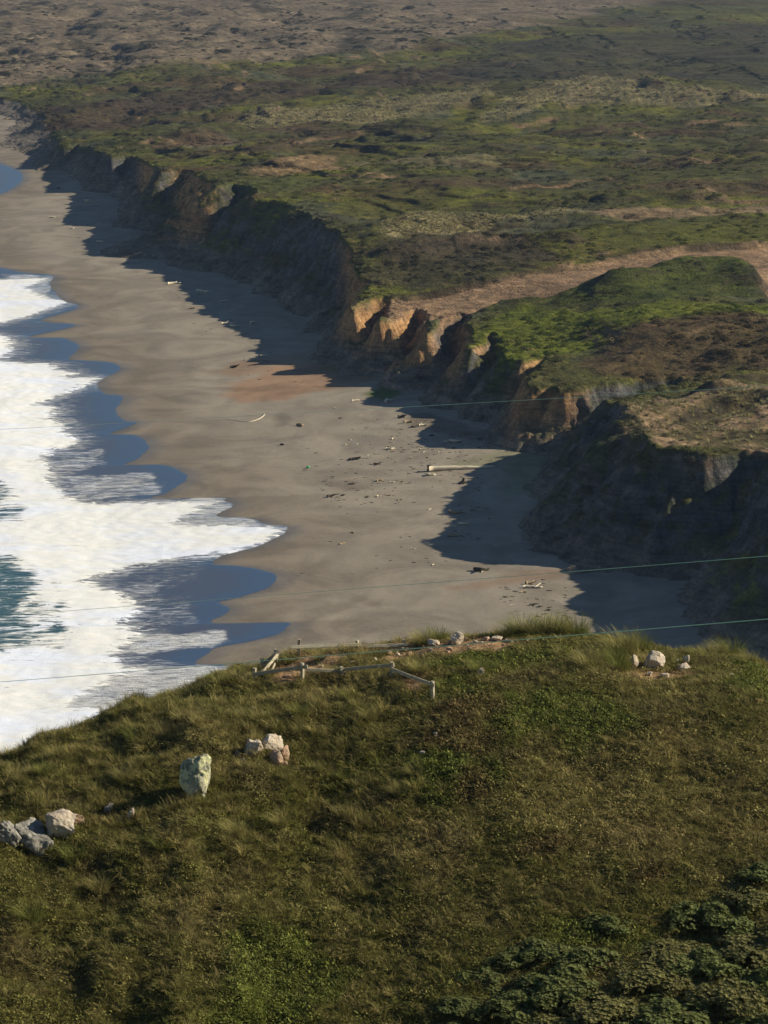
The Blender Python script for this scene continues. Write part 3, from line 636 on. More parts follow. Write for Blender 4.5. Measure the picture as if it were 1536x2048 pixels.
# dune bushes that can be told apart
def solid_leaf(name, c, **k):
    t = leaf_material(name, inst=False, **k); t.rgb.outputs[0].default_value = (float(c[0]), float(c[1]), float(c[2]), 1); return t.m
M_dbush = [solid_leaf('dune_bush_leaf', srgb(52, 54, 38, KA)), solid_leaf('dune_bush_leaf_grey', srgb(64, 62, 46, KA))]
V, F_, S = leafball(420, 2.1, 1.3, .5, np.random.default_rng(5)); db = [mesh_from('dune_bush_source', V, F_, m, smooth=False, attrs={'shade': S}, link=False).data for m in M_dbush]
BPX = [(785, 72), (805, 80), (828, 84), (850, 78), (870, 66), (880, 80), (795, 95), (815, 98), (838, 66), (862, 92), (900, 70), (845, 60), (755, 62), (772, 56), (690, 78), (665, 92), (640, 62), (610, 68), (586, 90), (560, 85), (535, 80), (516, 100), (480, 94),
       (530, 62), (470, 60), (420, 70), (375, 78), (345, 112), (380, 118), (300, 92), (250, 60), (215, 118), (140, 70), (110, 118), (60, 84), (40, 40), (12, 126), (10, 148), (180, 132), (150, 52), (90, 30), (260, 30), (330, 20), (410, 30), (500, 26), (600, 30), (690, 8), (650, 10), (740, 20), (820, 16), (900, 30), (960, 40), (1010, 20), (960, 62), (200, 90), (720, 96), (740, 78), (700, 58), (570, 48), (450, 104)]
kv = np.where((y > 1200) & (y < 2300))[0]
for n_, (a, b) in enumerate(BPX):
    X0, Y0 = unproj(a, b, 12.0); zz0 = 12.0
    for _ in range(5):
        k = kv[np.argmin((x[kv]-X0)**2+(y[kv]-Y0)**2)]; zz0 = z[k]; X0, Y0 = unproj(a, b, zz0)
    o = bpy.data.objects.new('dune_bush', db[n_ % 2]); COL.objects.link(o); s = .6+1.0*random.random()
    o.location = (X0, Y0, zz0-.15); o.scale = (s*1.2, s*1.2, s*.8); o.rotation_euler = (0, 0, random.random()*6)
    lab = '%s %s bush growing on the far sand dunes' % ('broad' if s > 1.25 else 'middle sized' if s > .9 else 'small', 'dark green' if n_ % 2 == 0 else 'greyish')
    set_props(o, lab, 'bush', lab.replace('bush growing', 'bushes'))

# --- grass of the headland
nv = 64000
gx_ = RNG.uniform(-22, 22, nv*2); gy_ = RNG.uniform(80, 119.5, nv*2)
Yr_ = np.interp(gx_, HR[:, 0], HR[:, 1]); ok = (np.abs(gx_) < .142*gy_+1.0) & (gy_ < Yr_+2.5); gx_, gy_ = gx_[ok][:nv], gy_[ok][:nv]
gmk = hill_masks(gx_, gy_); gz_ = zhill(gx_, gy_); gpx, gpy = to_px(gx_, gy_, gz_); gcol = hill_colour(gx_, gy_, gmk)
keep = RNG.random(len(gx_)) > gmk['dirt']*.93; gx_, gy_, gz_, gpx, gpy, gcol = [q[keep] for q in (gx_, gy_, gz_, gpx, gpy, gcol)]; gmk = {k: v[keep] for k, v in gmk.items()}
tus = sstep(900, 720, gpx)*sstep(1760, 1560, gpy)          # tall tussocky side
P_mat = protos('turf_tuft', 5, lambda r: blades(16, .22, .016, .16, 1.1, r, (-.25, 0)), M_blade)
P_cov = protos('ground_cover', 4, lambda r: leafball(26, .2, .09, .075, r), M_blade)
kind_cov = RNG.random(len(gx_)) < .10+.35*gmk['green']+.3*gmk['brown']+.22*sstep(0, .5, fbm(gx_, gy_, 3.5, 231, 3))
tint = gcol*(.6+.85*RNG.random((len(gx_), 1)))
strawp = (RNG.random(len(gx_)) < .15+.22*gmk['straw']-.12*gmk['green']) & ~kind_cov
tint[strawp] = (HS*.95)[None]*(.6+.75*RNG.random((strawp.sum(), 1)))
sc = np.where(kind_cov, .7+.8*RNG.random(len(gx_)), .55+.8*RNG.random(len(gx_))*(1+.3*tus))
idx = np.where(kind_cov, 5+RNG.integers(0, 4, len(gx_)), RNG.integers(0, 5, len(gx_)))
for q, p in enumerate(P_mat+P_cov): p.name = 'a%02d_tuft' % q
scatter('headland_turf', np.stack([gx_, gy_, gz_], 1), rand_rot(len(gx_), .2), np.stack([sc]*3, 1), idx, tint, P_mat+P_cov, 'matted short grass and low leafy plants covering the headland')
# longer meadow grass on the seaward side
w = (.12+tus)*(1-gmk['dirt']); w /= w.sum(); i = RNG.choice(len(gx_), 9000, p=w)
P_long = protos('long_grass', 5, lambda r: blades(34, .55, .014, .16, .55, r, (-.18, .05), 3), M_blade)
jx, jy = gx_[i]+RNG.normal(0, .15, len(i)), gy_[i]+RNG.normal(0, .15, len(i)); clump = sstep(-.15, .3, fbm(jx, jy, 1.5, 232, 3))
s = (.35+.65*RNG.random(len(i)))*(.55+.6*clump); big = (HS*.75+HG*.35)
tn = np.where(RNG.random((len(i), 1)) < .55, big[None]*(.5+.75*RNG.random((len(i), 1))), gcol[i]*(.6+.7*RNG.random((len(i), 1))))
scatter('meadow_grass', np.stack([jx, jy, zhill(jx, jy)], 1), rand_rot(len(i), .12), np.stack([s, s, s*1.05], 1), RNG.integers(0, 5, len(i)), tn, P_long, 'long dry grass on the seaward shoulder of the headland')

# single tussocks
M_tus = [solid_leaf('tussock_straw', srgb(106, 100, 58, 1.9)), solid_leaf('tussock_green', srgb(84, 86, 40, 2.0))]
def tus_mesh(seed, m):
    r = np.random.default_rng(seed); V, F_, S = blades(330, .95, .018, .42, .62, r, (-.12, 0), 3); return mesh_from('tussock_source', V, F_, m, smooth=False, attrs={'shade': S}, link=False).data
TM = [tus_mesh(k, M_tus[k % 2]) for k in range(6)]
TUS = [(850, 1290, .8, 'beside the pale ridge stones'), (878, 1280, .7, 0), (1010, 1275, .75, 0), (1040, 1268, .95, 0), (1068, 1268, .9, 0), (1095, 1266, 1.0, 0), (1120, 1268, .95, 0), (1150, 1270, 1.05, 0), (1250, 1305, 1.15, 'behind the white boulders'), (1225, 1325, .9, 0), (1180, 1335, .9, 0), (1275, 1300, .9, 0), (1440, 1310, .7, 0), (1465, 1312, .9, 0), (1500, 1325, .6, 0), (1390, 1312, .5, 0), (1415, 1312, .6, 0),
       (962, 1345, .95, 'behind a single white stone'), (840, 1345, .9, 0), (430, 1362, .8, 0), (490, 1440, .9, 0), (270, 1480, .9, 0), (200, 1780, .9, 'casting a dark shadow beside it'), (60, 1840, 1.1, 0), (470, 1670, 1.0, 0), (330, 1700, .9, 0), (800, 1590, .8, 0), (690, 1560, .7, 0), (250, 1560, .9, 0), (90, 1550, .8, 0), (560, 1650, .8, 0), (150, 1720, 1.0, 0), (640, 1320, .5, 0), (580, 1325, .4, 0), (1200, 1350, .8, 0), (700, 1400, .7, 0), (740, 1440, .8, 0), (600, 1430, .8, 0), (830, 1550, .7, 0), (1240, 1340, .8, 0)]
for n_, (a, b, s, w_) in enumerate(TUS):
    hxp, hyp, hzp = hill_pt(a, b); o = bpy.data.objects.new('grass_tussock', TM[n_ % 6]); COL.objects.link(o)
    o.location = (hxp, hyp, hzp-.05); s *= 1.25 if b < 1345 else .9; o.scale = (s, s, s*.95); o.rotation_euler = (0, 0, random.random()*.8-.4)
    hue = ('straw coloured', 'olive green')[n_ % 2]; siz = 'tall' if s >= .9 else 'short'
    where = ('on the skyline of the headland ridge' if b < 1340 else 'in the long grass near the boulders' if a < 620 else 'on the open slope of the headland')
    lab = 'tall grass tussock '+w_ if w_ else '%s %s grass tussock %s' % (siz, hue, where)
    set_props(o, lab, 'grass', None if w_ else '%s %s tussocks %s' % (siz, hue, where))

# grey green bushes at the foot of the slope
def lupin(seed, n=1250):
    r = np.random.default_rng(seed); V, F_, S = [], [], []; off = 0
    for k in range(15):
        a = r.random()*6.28; q = .95*math.sqrt(r.random()); rr = .22+.26*r.random(); v, f, s_ = leafball(n//15, rr, rr*(.8+.5*r.random()), .06+.05*r.random(), r, per=6, flat=.5)
        v = v+np.array((q*math.cos(a), q*math.sin(a), (.55-.5*q)*(.5+.7*r.random()))); V.append(v); F_.append(f+off); S.append(s_*.7+.3*r.random()); off += len(v)
    return np.concatenate(V), np.concatenate(F_), np.concatenate(S)
M_lup = [solid_leaf('lupin_leaf', srgb(74, 79, 42, 2.3)), solid_leaf('lupin_leaf_dark', srgb(68, 72, 38, 2.3)), solid_leaf('lupin_leaf_dull', srgb(79, 77, 44, 2.3))]
M_twig = NT('twig').base(srgb(120, 100, 74, KA), .9)
LM = []
for k in range(3):
    V, F_, S = lupin(40+k); LM.append(mesh_from('foliage', V, F_, M_lup[k], smooth=False, attrs={'shade': S}, link=False).data)
def tube(P, R, n=6, cap=True):
    P = np.asarray(P, float); R = np.asarray(R, float); V, F_ = [], []
    T = np.gradient(P, axis=0); up = np.array((.13, .21, .97))
    for p, r, t in zip(P, R, T):
        t = t/(np.linalg.norm(t)+1e-9); u = np.cross(t, up); u /= np.linalg.norm(u)+1e-9; v = np.cross(t, u)
        for k in range(n):
            a = 2*math.pi*k/n; V.append(p+r*(u*math.cos(a)+v*math.sin(a)))
    m = len(P)
    for i_ in range(m-1):
        for k in range(n): F_.append((i_*n+k, i_*n+(k+1) % n, (i_+1)*n+(k+1) % n, (i_+1)*n+k))
    if cap:
        for b0, end in ((0, P[0]), ((m-1)*n, P[-1])):
            c = len(V); V.append(end)
            for k in range(n): F_.append((b0+k, b0+(k+1) % n, c, c))
    return np.array(V), np.array(F_)
def join(parts):
    V, F_, o = [], [], 0
    for v, f in parts: V.append(v); F_.append(f+o); o += len(v)
    return np.concatenate(V), np.concatenate(F_)
def poly_mesh(name, V, F_, mat, parent=None, smooth=True, link=True):
    me = bpy.data.meshes.new(name); fl = [tuple(dict.fromkeys(int(q) for q in f)) for f in F_]
    me.from_pydata([tuple(map(float, v)) for v in V], [], [f for f in fl if len(f) > 2]); me.update()
    if smooth: me.polygons.foreach_set('use_smooth', np.ones(len(me.polygons), bool))
    if mat: me.materials.append(mat)
    o = bpy.data.objects.new(name, me)
    if link: COL.objects.link(o)
    if parent: o.parent = parent
    return o
def twigs(seed):
    r = np.random.default_rng(seed); pr = []
    for k in range(9):
        a = r.random()*6.28; e = np.array((math.cos(a)*.7, math.sin(a)*.7, .45)); pr.append(tube([(0, 0, -.1), e*.5+(0, 0, .12), e], [.03, .022, .01], 5))
    v, f = join(pr); return poly_mesh('stem', v, f, M_twig, link=False).data
TWM = twigs(3)
LUP = [(1215, 1850, .75, 0), (1150, 1858, .35, 0), (1420, 1845, 1.35, 0), (1500, 1800, .9, 0), (1525, 1745, .7, 0), (1350, 1905, 1.0, 0), (1300, 1890, .6, 0), (1080, 1900, .95, 1), (1020, 1915, .7, 1), (1180, 1935, 1.1, 1), (970, 1960, .9, 1), (1290, 1960, 1.25, 0), (1410, 1930, 1.2, 0), (1510, 1890, 1.3, 0), (1100, 1985, 1.2, 1), (920, 2010, .8, 1), (1010, 2020, 1.1, 1), (1200, 2020, 1.3, 0), (1330, 2025, 1.3, 0), (1450, 2000, 1.3, 0), (1540, 1970, 1.2, 0), (1120, 2060, 1.1, 0), (900, 2060, .8, 1), (1000, 2085, 1.0, 1), (1250, 2085, 1.2, 0), (1400, 2085, 1.2, 0), (1530, 2060, 1.2, 0), (1590, 1860, 1.2, 0)]
for n_, (a, b, s, dk) in enumerate(LUP):
    hxp, hyp, hzp = hill_pt(a, b); e = bpy.data.objects.new('leafy_bush', None); COL.objects.link(e); e.location = (hxp, hyp, hzp-.08); e.scale = (s*1.0, s*random.uniform(.85, 1.15), s*random.uniform(.42, .68)); e.rotation_euler = (0, 0, random.random()*6.28)
    for nm, me in (('foliage', LM[(n_ % 2)*2 if not dk else 1]), ('stem', TWM)):
        c = bpy.data.objects.new(nm, me); COL.objects.link(c); c.parent = e
    lab = {0: 'rounded grey green bush standing alone with a sharp shadow on the grass', 1: 'very small bush beside the lone rounded bush', 2: 'broad grey green bush at the upper end of the thicket'}.get(n_)
    if lab is None: lab = '%s %s leafy bush in the thicket below the grass slope' % ('broad' if s > 1.15 else 'middle sized' if s > .85 else 'small', 'dark olive' if dk else ('grey green', 'brownish green')[n_ % 2])
    set_props(e, lab, 'bush', None if n_ < 3 else lab.replace('leafy bush in', 'bushes of'))

# ------------------------------------------------------------------ rocks
def rock_material(name, c1, c2, lich, lf):
    t = NT(name); p = t.n('ShaderNodeTexCoord').outputs['Object']
    n1 = t.noise(p, 1.6, 6, .65, .4); n2 = t.noise(p, 6, 6, .7); n3 = t.noise(p, 3.2, 4, .6)
    v = t.n('ShaderNodeTexVoronoi', feature='DISTANCE_TO_EDGE'); t.l(t.noise(p, 1.5, 3, .6, out='Color'), v.inputs['Vector']); v.inputs['Scale'].default_value = 6
    c = t.mix(t.rng(n1, .35, .65), c1, c2); c = t.mix(t.rng(n3, .62-.3*lf, .72-.3*lf, 0, .9), c, lich); c = t.mix(t.rng(n2, .30, .45, .65, 0), c, tuple(float(q)*.35 for q in c1))  # last mix darkens the noise hollows as shaded cavities
    t.bump(t.math('ADD', n2, n1), 1.0, .12); return t.base(c, .92, .15)
M_rock_w = rock_material('white_rock', srgb(190, 178, 156, KA), srgb(168, 152, 130, KA), srgb(150, 140, 116, KA), .2)
M_rock_l = rock_material('lichen_rock', srgb(170, 166, 140, KA), srgb(112, 112, 92, KA), srgb(202, 200, 150, KA), .5)
M_rock_p = rock_material('pink_rock', srgb(178, 146, 118, KA), srgb(160, 140, 116, KA), srgb(176, 166, 144, KA), .3)
M_rock_g = rock_material('grey_rock', srgb(136, 132, 120, KA), srgb(104, 102, 94, KA), srgb(160, 156, 142, KA), .4)
def noise3(P, s, seed):
    return (perlin(P[:, 0]/s+seed*3.1, P[:, 1]/s+P[:, 2]/s*.37, seed)+perlin(P[:, 1]/s+5.2, P[:, 2]/s+P[:, 0]/s*.41, seed+1)+perlin(P[:, 2]/s+9.7, P[:, 0]/s-P[:, 1]/s*.33, seed+2))/1.7
def rock_mesh(seed, w, h, dpt, mat, sub=4, mushroom=0.0, cuts=16, rough=1.0, name='rock_source'):
    bm = bmesh.new(); bmesh.ops.create_icosphere(bm, subdivisions=sub, radius=1.0); V = np.array([v.co for v in bm.verts]); F_ = np.array([[v.index for v in f.verts] for f in bm.faces]); bm.free()
    r = np.random.default_rng(seed)
    V = np.sign(V)*np.abs(V)**.72; V *= 1+rough*(.24*noise3(V, .9, seed))[:, None]
    for k in range(cuts):                                   # broken planes
        n_ = r.normal(size=3); n_ /= np.linalg.norm(n_); o_ = .52+.30*r.random(); q = V@n_-o_; m_ = q > 0; V[m_] -= (q[m_]*.97)[:, None]*n_
    bed = np.array((.35*r.normal(), .35*r.normal(), 1.0)); lay = V@bed*5.0+1.2*noise3(V, .6, seed+3)
    V *= 1+rough*(-.17*np.abs(noise3(V, .42, seed+5))-.12*np.abs(noise3(V, .2, seed+9))+.04*np.sign(np.sin(lay))*np.abs(np.sin(lay))**.5+.03)[:, None]
    if mushroom:
        q = sstep(.15, -.75, V[:, 2]); V[:, :2] *= (1-mushroom*q)[:, None]; V[:, 0] += .12*q
    V = V/np.abs(V).max(0)*np.array((w/2, dpt/2, h/2)); V[:, 2] += h/2
    return mesh_from(name, V, F_, mat, link=False, smooth=False).data
def rock_at(px, py, wpx, hpx, mat, label, seed, cat='rock', group=None, name='rock', sub=4, mush=0.0, sink=.22, rz=None, depth=.9, cuts=16):
    X0, Y0, Z0 = hill_pt(px, py); k = PXM(Y0); w_, h_ = wpx/k, hpx/k
    o = bpy.data.objects.new(name, rock_mesh(seed, w_, h_*(1+sink), w_*depth, mat, sub, mush, cuts)); COL.objects.link(o)
    o.location = (X0, Y0+w_*depth*.3, Z0-h_*sink); o.rotation_euler = (0, 0, random.uniform(-.3, .3) if rz is None else rz)
    return set_props(o, label, cat, group)
rock_at(393, 1602, 74, 106, M_rock_l, 'tall lichen covered boulder standing upright on the grass', 11, 'boulder', name='standing_boulder', sub=5, mush=.16, sink=.12, rz=.2, cuts=5)
for k, (a, b, w_, h_, m_, lab) in enumerate([(505, 1512, 44, 34, M_rock_w, 'slanting pale slab on the seaward end of the rock outcrop'), (540, 1505, 56, 34, M_rock_w, 'broad cream block on top of the rock outcrop'), (552, 1534, 34, 36, M_rock_p, 'rounded pink rock at the foot of the outcrop'), (571, 1524, 22, 34, M_rock_p, 'narrow pink rock leaning on the outcrop'), (530, 1495, 26, 16, M_rock_w, 'small cream rock capping the outcrop'),
                                        (571, 1536, 16, 14, M_rock_p, 'little pink stone below the outcrop'), (476, 1518, 18, 18, M_rock_p, 'small tan rock buried in grass beside the outcrop'), (486, 1532, 14, 16, M_rock_w, 'little pale stone between the standing boulder and the outcrop'),
                                        (115, 1672, 58, 62, M_rock_w, 'large pale rock with a rugged face beside the dark grey ridge rock'), (152, 1652, 32, 26, M_rock_p, 'jagged tan rock behind the large pale rock'), (62, 1706, 76, 66, M_rock_g, 'dark grey ribbed rock rising from the slope'), (12, 1690, 50, 46, M_rock_g, 'low dark slab beside the ribbed grey rock'), (262, 1642, 20, 26, M_rock_w, 'small pale pointed rock in the boulder shadow'), (216, 1626, 26, 18, M_rock_g, 'low grey rock at the tip of the boulder shadow'),
                                        (1310, 1340, 48, 34, M_rock_w, 'largest white boulder of the group near the ridge'), (1267, 1338, 22, 30, M_rock_w, 'upright white rock next to the largest white boulder'), (1368, 1343, 26, 16, M_rock_w, 'flat white rock below a small one'), (1374, 1327, 17, 17, M_rock_w, 'small pointed white rock above the flat white rock'), (1331, 1356, 27, 10, M_rock_w, 'low white slab below the largest white boulder'), (1298, 1352, 16, 9, M_rock_w, 'half buried pale stone below the upright white rock'), (1463, 1355, 20, 7, M_rock_w, 'flat lone stone on the mown looking turf'), (1355, 1326, 7, 8, M_rock_w, 'tiny white stone beside the largest white boulder'),
                                        (866, 1293, 28, 16, M_rock_w, 'pale rock on the ridge beside the end of the rail'), (912, 1290, 32, 24, M_rock_w, 'stacked looking cream rock on the ridge'), (962, 1351, 20, 15, M_rock_w, 'single round white stone below a tussock'), (990, 1283, 30, 9, M_rock_w, 'long low ledge stone on the ridge'), (872, 1474, 11, 9, M_rock_w, 'small white stone on the brown patch of turf'), (846, 1508, 16, 6, M_rock_w, 'thin white stone lying on the turf'), (505, 1420, 13, 7, M_rock_w, 'small pale stone in the long grass'), (528, 1431, 16, 6, M_rock_w, 'flat pale stone in the long grass')]):
    rock_at(a, b, w_*(1.3 if a < 180 else 1), h_*(1.1 if a < 180 else 1), m_, lab, 20+k, sink=.5 if a < 700 else .25, name='rock' if w_ > 15 else 'stone', sub=5 if w_ > 15 else 3)
SM = [rock_mesh(90+k, .22, .14, .18, M_rock_w if k % 2 else M_rock_p, 3) for k in range(5)]
rs = np.random.default_rng(77)
for k in range(70):
    q = rs.random()
    if q < .6: a, b = rs.uniform(800, 1060), 0; b = np.interp(a, [800, 900, 1060], [1306, 1294, 1284])+rs.normal(0, 7)
    elif q < .85: a = rs.uniform(690, 830); b = np.interp(a, [690, 830], [1322, 1305])+rs.normal(0, 6)
    else: a, b = rs.uniform(560, 680), rs.uniform(1330, 1362)
    X0, Y0, Z0 = hill_pt(a, b); o = bpy.data.objects.new('stone', SM[k % 5]); COL.objects.link(o); s = .35+1.1*rs.random()**2
    o.location = (X0, Y0, Z0-.03); o.scale = (s, s, s); o.rotation_euler = (0, 0, rs.random()*6.28)
    lab = '%s %s stone littering the bare ground %s' % ('fist sized' if s < .8 else 'larger', 'white' if (k % 5) % 2 else 'pinkish', 'along the ridge beside the tussocks' if q < .6 else 'below the ridge fence' if q < .85 else 'inside the fenced corner')
    set_props(o, lab, 'stone', lab.replace(' stone littering', ' stones on'))

# ------------------------------------------------------------------ fences
def wood_material(name, c1, c2):
    t = NT(name); p = t.n('ShaderNodeTexCoord').outputs['Object']
    g = t.noise(t.scalev(p, (4, 60, 60)), 1.0, 5, .65); b_ = t.noise(p, 5, 4, .6)
    c = t.mix(t.rng(g, .35, .65), c1, c2); c = t.mix(t.rng(b_, .55, .7, 0, .5), c, srgb(132, 128, 96, KA)); t.bump(g, .6, .01); return t.base(c, .9, .12)
M_wood = wood_material('weathered_wood', srgb(184, 175, 148, KA), srgb(124, 116, 96, KA))
def beam(name, A, B, wd, ht, parent, seed=0, roll=0.0):
    """weathered board from A to B (local X along it), slightly warped with worn corners"""
    A, B = Vector(A), Vector(B); L_ = (B-A).length; r = np.random.default_rng(seed); n = 7; V, F_ = [], []
    w1, w2 = r.normal(0, .012), r.normal(0, .012); prof = [(-.5, -.38), (-.38, -.5), (.38, -.5), (.5, -.38), (.5, .38), (.38, .5), (-.38, .5), (-.5, .38)]
    for i_ in range(n+1):
        q = i_/n; sx = 1+r.normal(0, .05); sy = 1+r.normal(0, .05)
        for a, b in prof: V.append((q*L_, a*wd*sx+w1*math.sin(q*3.1), b*ht*sy+w2*math.sin(q*3.1)))
    for i_ in range(n):
        for k in range(8): F_.append((i_*8+k, i_*8+(k+1) % 8, (i_+1)*8+(k+1) % 8, (i_+1)*8+k))
    F_.append(tuple(range(8))); F_.append(tuple(range(n*8, n*8+8))[::-1])
    o = poly_mesh(name, V, F_, M_wood, parent, smooth=False); d_ = (B-A).normalized()
    o.rotation_euler = (d_.to_track_quat('X', 'Z') @ Euler((roll, 0, 0)).to_quaternion()).to_euler(); o.location = A-parent.location; return o
def fence(label, posts, rails, extra=(), roll=0.0):
    f0 = hill_pt(posts[0][0], posts[0][2]); e = bpy.data.objects.new('post_and_rail_fence', None); COL.objects.link(e); e.location = f0; set_props(e, label, 'fence')
    P = []
    for k, (a, t_, b, lean) in enumerate(posts):
        X0, Y0, Z0 = hill_pt(a, b); h = (b-t_)/PXM(Y0)/math.cos(PITCH+.05); P.append((X0, Y0, Z0, h))
        beam('post', (X0, Y0, Z0-.3), (X0+lean*h, Y0+.02, Z0+h), .13, .13, e, k+3)
    for k, (i0, h0, i1, h1, o0, o1, sd_f) in enumerate(rails):      # from post i0 at height share h0 to post i1, overshoot o0/o1, side
        a, b = P[i0], P[i1]; A = Vector((a[0], a[1]-.10*sd_f, a[2]+a[3]*h0)); B = Vector((b[0], b[1]-.10*sd_f, b[2]+b[3]*h1)); d_ = (B-A).normalized()
        beam('rail', A-d_*o0, B+d_*o1, .045, .14, e, k+30, roll)
    for k, (A, B, wd, ht) in enumerate(extra):
        X0, Y0, Z0 = hill_pt(*A[:2]); X1, Y1, Z1 = hill_pt(*B[:2]); beam('rail', (X0, Y0, Z0+A[2]), (X1, Y1, Z1+B[2]), wd, ht, e, k+60)
    return e
fence('weathered wooden fence with pale rails along the ridge above the beach', [(599, 1279, 1312, 0), (714, 1281, 1304, .02), (808, 1280, 1294, 0)], [(0, .58, 1, .66, .35, .2, 1), (1, .5, 2, .4, .2, .15, 1)], [((640, 1320, .08), (692, 1317, .08), .2, .05)], roll=-.55)
fence('zigzag wooden fence with shaded rails below the bare ground', [(509, 1337, 1361, .02), (604, 1326, 1363, .02), (683, 1334, 1353, -.02), (784, 1325, 1353, 0), (866, 1363, 1400, -.03)], [(0, .55, 1, .8, .05, .25, 1), (1, .62, 2, .45, .2, .3, -1), (2, .6, 3, .75, .1, .1, -1), (3, .55, 4, .85, .05, .1, 1)])
fence('broken leaning fence at the seaward corner of the enclosure', [(523, 1317, 1342, .05), (553, 1299, 1328, -.04)], [(0, .35, 1, .8, .5, .15, 1)], [((512, 1362, .05), (558, 1322, .35), .05, .15), ((533, 1360, .02), (550, 1340, .25), .05, .12)])

# ------------------------------------------------------------------ cables across the view
M_cable = NT('green_cable').base((.62, .95, .55), .35, .5)
for (a, b, Ya), (c_, d_, Yb), r_, lab in (((0, 1364, 112), (1536, 1238, 62), .011, 'green cable passing in front of the fence and ridge'), ((0, 1232, 126), (1536, 1112, 72), .0085, 'green cable crossing the shaded foot of the bluff'), ((0, 859, 140), (1536, 772, 84), .0065, 'thin cable strung across the upper beach and gullies')):
    xa, za = ray_at_Y(a, b, Ya); xb_, zb_ = ray_at_Y(c_, d_, Yb); A, B = np.array((xa, Ya, za)), np.array((xb_, Yb, zb_)); D_ = B-A
    qs = np.linspace(-.9, 1.35, 40); V, F_ = tube([A+D_*q+np.array((0, 0, .12*((q-.5)**2-.25)*.6)) for q in qs], [r_]*40, 6)
    set_props(poly_mesh('cable', V, F_, M_cable), lab, 'cable')

# ------------------------------------------------------------------ driftwood and litter on the sand
M_dw = [wood_material('driftwood_pale', srgb(205, 195, 168, KA), srgb(172, 160, 136, KA)), wood_material('driftwood_tan', srgb(150, 132, 100, KA), srgb(116, 100, 78, KA)), wood_material('driftwood_dark', srgb(62, 54, 46, KA), srgb(44, 40, 36, KA))]
def stick(L_, r_, bend, seed, forks=1):
    r = np.random.default_rng(seed); n = 9; q = np.linspace(-.5, .5, n); P = np.stack([q*L_, bend*L_*(q*q*4-.3)+r.normal(0, .012*L_, n), r_*.75+np.abs(r.normal(0, .15*r_, n))], 1)
    pr = [tube(P, r_*(1.05-.55*(q+.5))*(1+r.normal(0, .09, n)), 7)]
    for k in range(forks):
        j = int(r.integers(2, n-2)); a = r.uniform(.5, 1.1)*(1 if r.random() < .5 else -1); l = L_*r.uniform(.15, .35)
        d_ = np.array((math.cos(a), math.sin(a), .25)); pr.append(tube([P[j], P[j]+d_*l*.5, P[j]+d_*l], [r_*.6, r_*.45, r_*.2], 6))
    return join(pr)
DW = []
for k in range(9):
    v, f = stick(1.0, .045+.012*(k % 3), [.0, .1, -.14][k % 3], 300+k, 1+k % 2)
    DW.append([poly_mesh('driftwood_source', v, f, m, link=False).data for m in M_dw])
LOGS = [(754, 929, 15, 2), (781, 899, 17, 0), (787, 878, 9, 0), (739, 911, 8, 0), (860, 951, 20, 0), (758, 962, 14, 1), (704, 969, 14, 2), (785, 965, 9, 0), (804, 964, 8, 1), (662, 993, 20, 2), (687, 991, 9, 2), (756, 993, 10, 0), (777, 991, 11, 1), (735, 995, 8, 2), (800, 1000, 10, 1), (860, 1019, 9, 0), (914, 1027, 32, 1), (947, 1021, 13, 1), (927, 1049, 24, 0), (910, 1041, 6, 0), (909, 1053, 7, 0), (908, 1073, 24, 1),
        (962, 1142, 32, 2), (966, 1144, 9, 0), (1066, 1176, 38, 0), (1062, 1167, 22, 1), (1048, 1185, 12, 1), (1066, 1210, 16, 2), (1081, 1214, 9, 2), (1097, 1221, 9, 2), (1010, 1194, 7, 2), (1024, 1211, 9, 0), (706, 1066, 10, 1), (685, 1088, 16, 1), (827, 1098, 6, 0), (868, 1130, 6, 0), (803, 1094, 6, 1), (806, 835, 18, 2), (818, 845, 16, 1), (847, 851, 18, 0), (827, 855, 12, 2), (864, 872, 9, 2), (893, 884, 14, 0), (912, 884, 26, 0), (925, 872, 12, 1), (1000, 890, 14, 2),
        (1052, 901, 22, 0), (980, 897, 10, 1), (960, 880, 14, 2), (908, 897, 8, 2), (843, 898, 6, 0), (712, 802, 16, 0), (670, 817, 7, 0), (775, 803, 22, 0), (752, 840, 8, 1), (681, 837, 6, 2), (602, 852, 18, 1), (458, 648, 28, 0), (468, 653, 20, 0), (506, 646, 16, 0), (406, 583, 38, 0), (415, 585, 16, 0), (348, 568, 26, 0), (448, 603, 18, 0), (280, 506, 10, 0), (527, 713, 12, 0), (385, 617, 14, 1), (470, 735, 18, 2), (565, 890, 9, 2), (187, 404, 34, 0), (175, 402, 14, 0), (200, 485, 15, 0), (105, 435, 12, 0), (145, 457, 8, 0), (70, 280, 34, 2), (25, 237, 28, 1), (117, 377, 8, 2), (95, 296, 20, 1), (316, 488, 14, 2), (340, 492, 12, 1), (700, 880, 6, 0), (716, 888, 6, 0), (690, 890, 8, 0), (850, 905, 6, 0), (822, 916, 8, 0), (838, 880, 6, 1), (880, 905, 6, 0)]
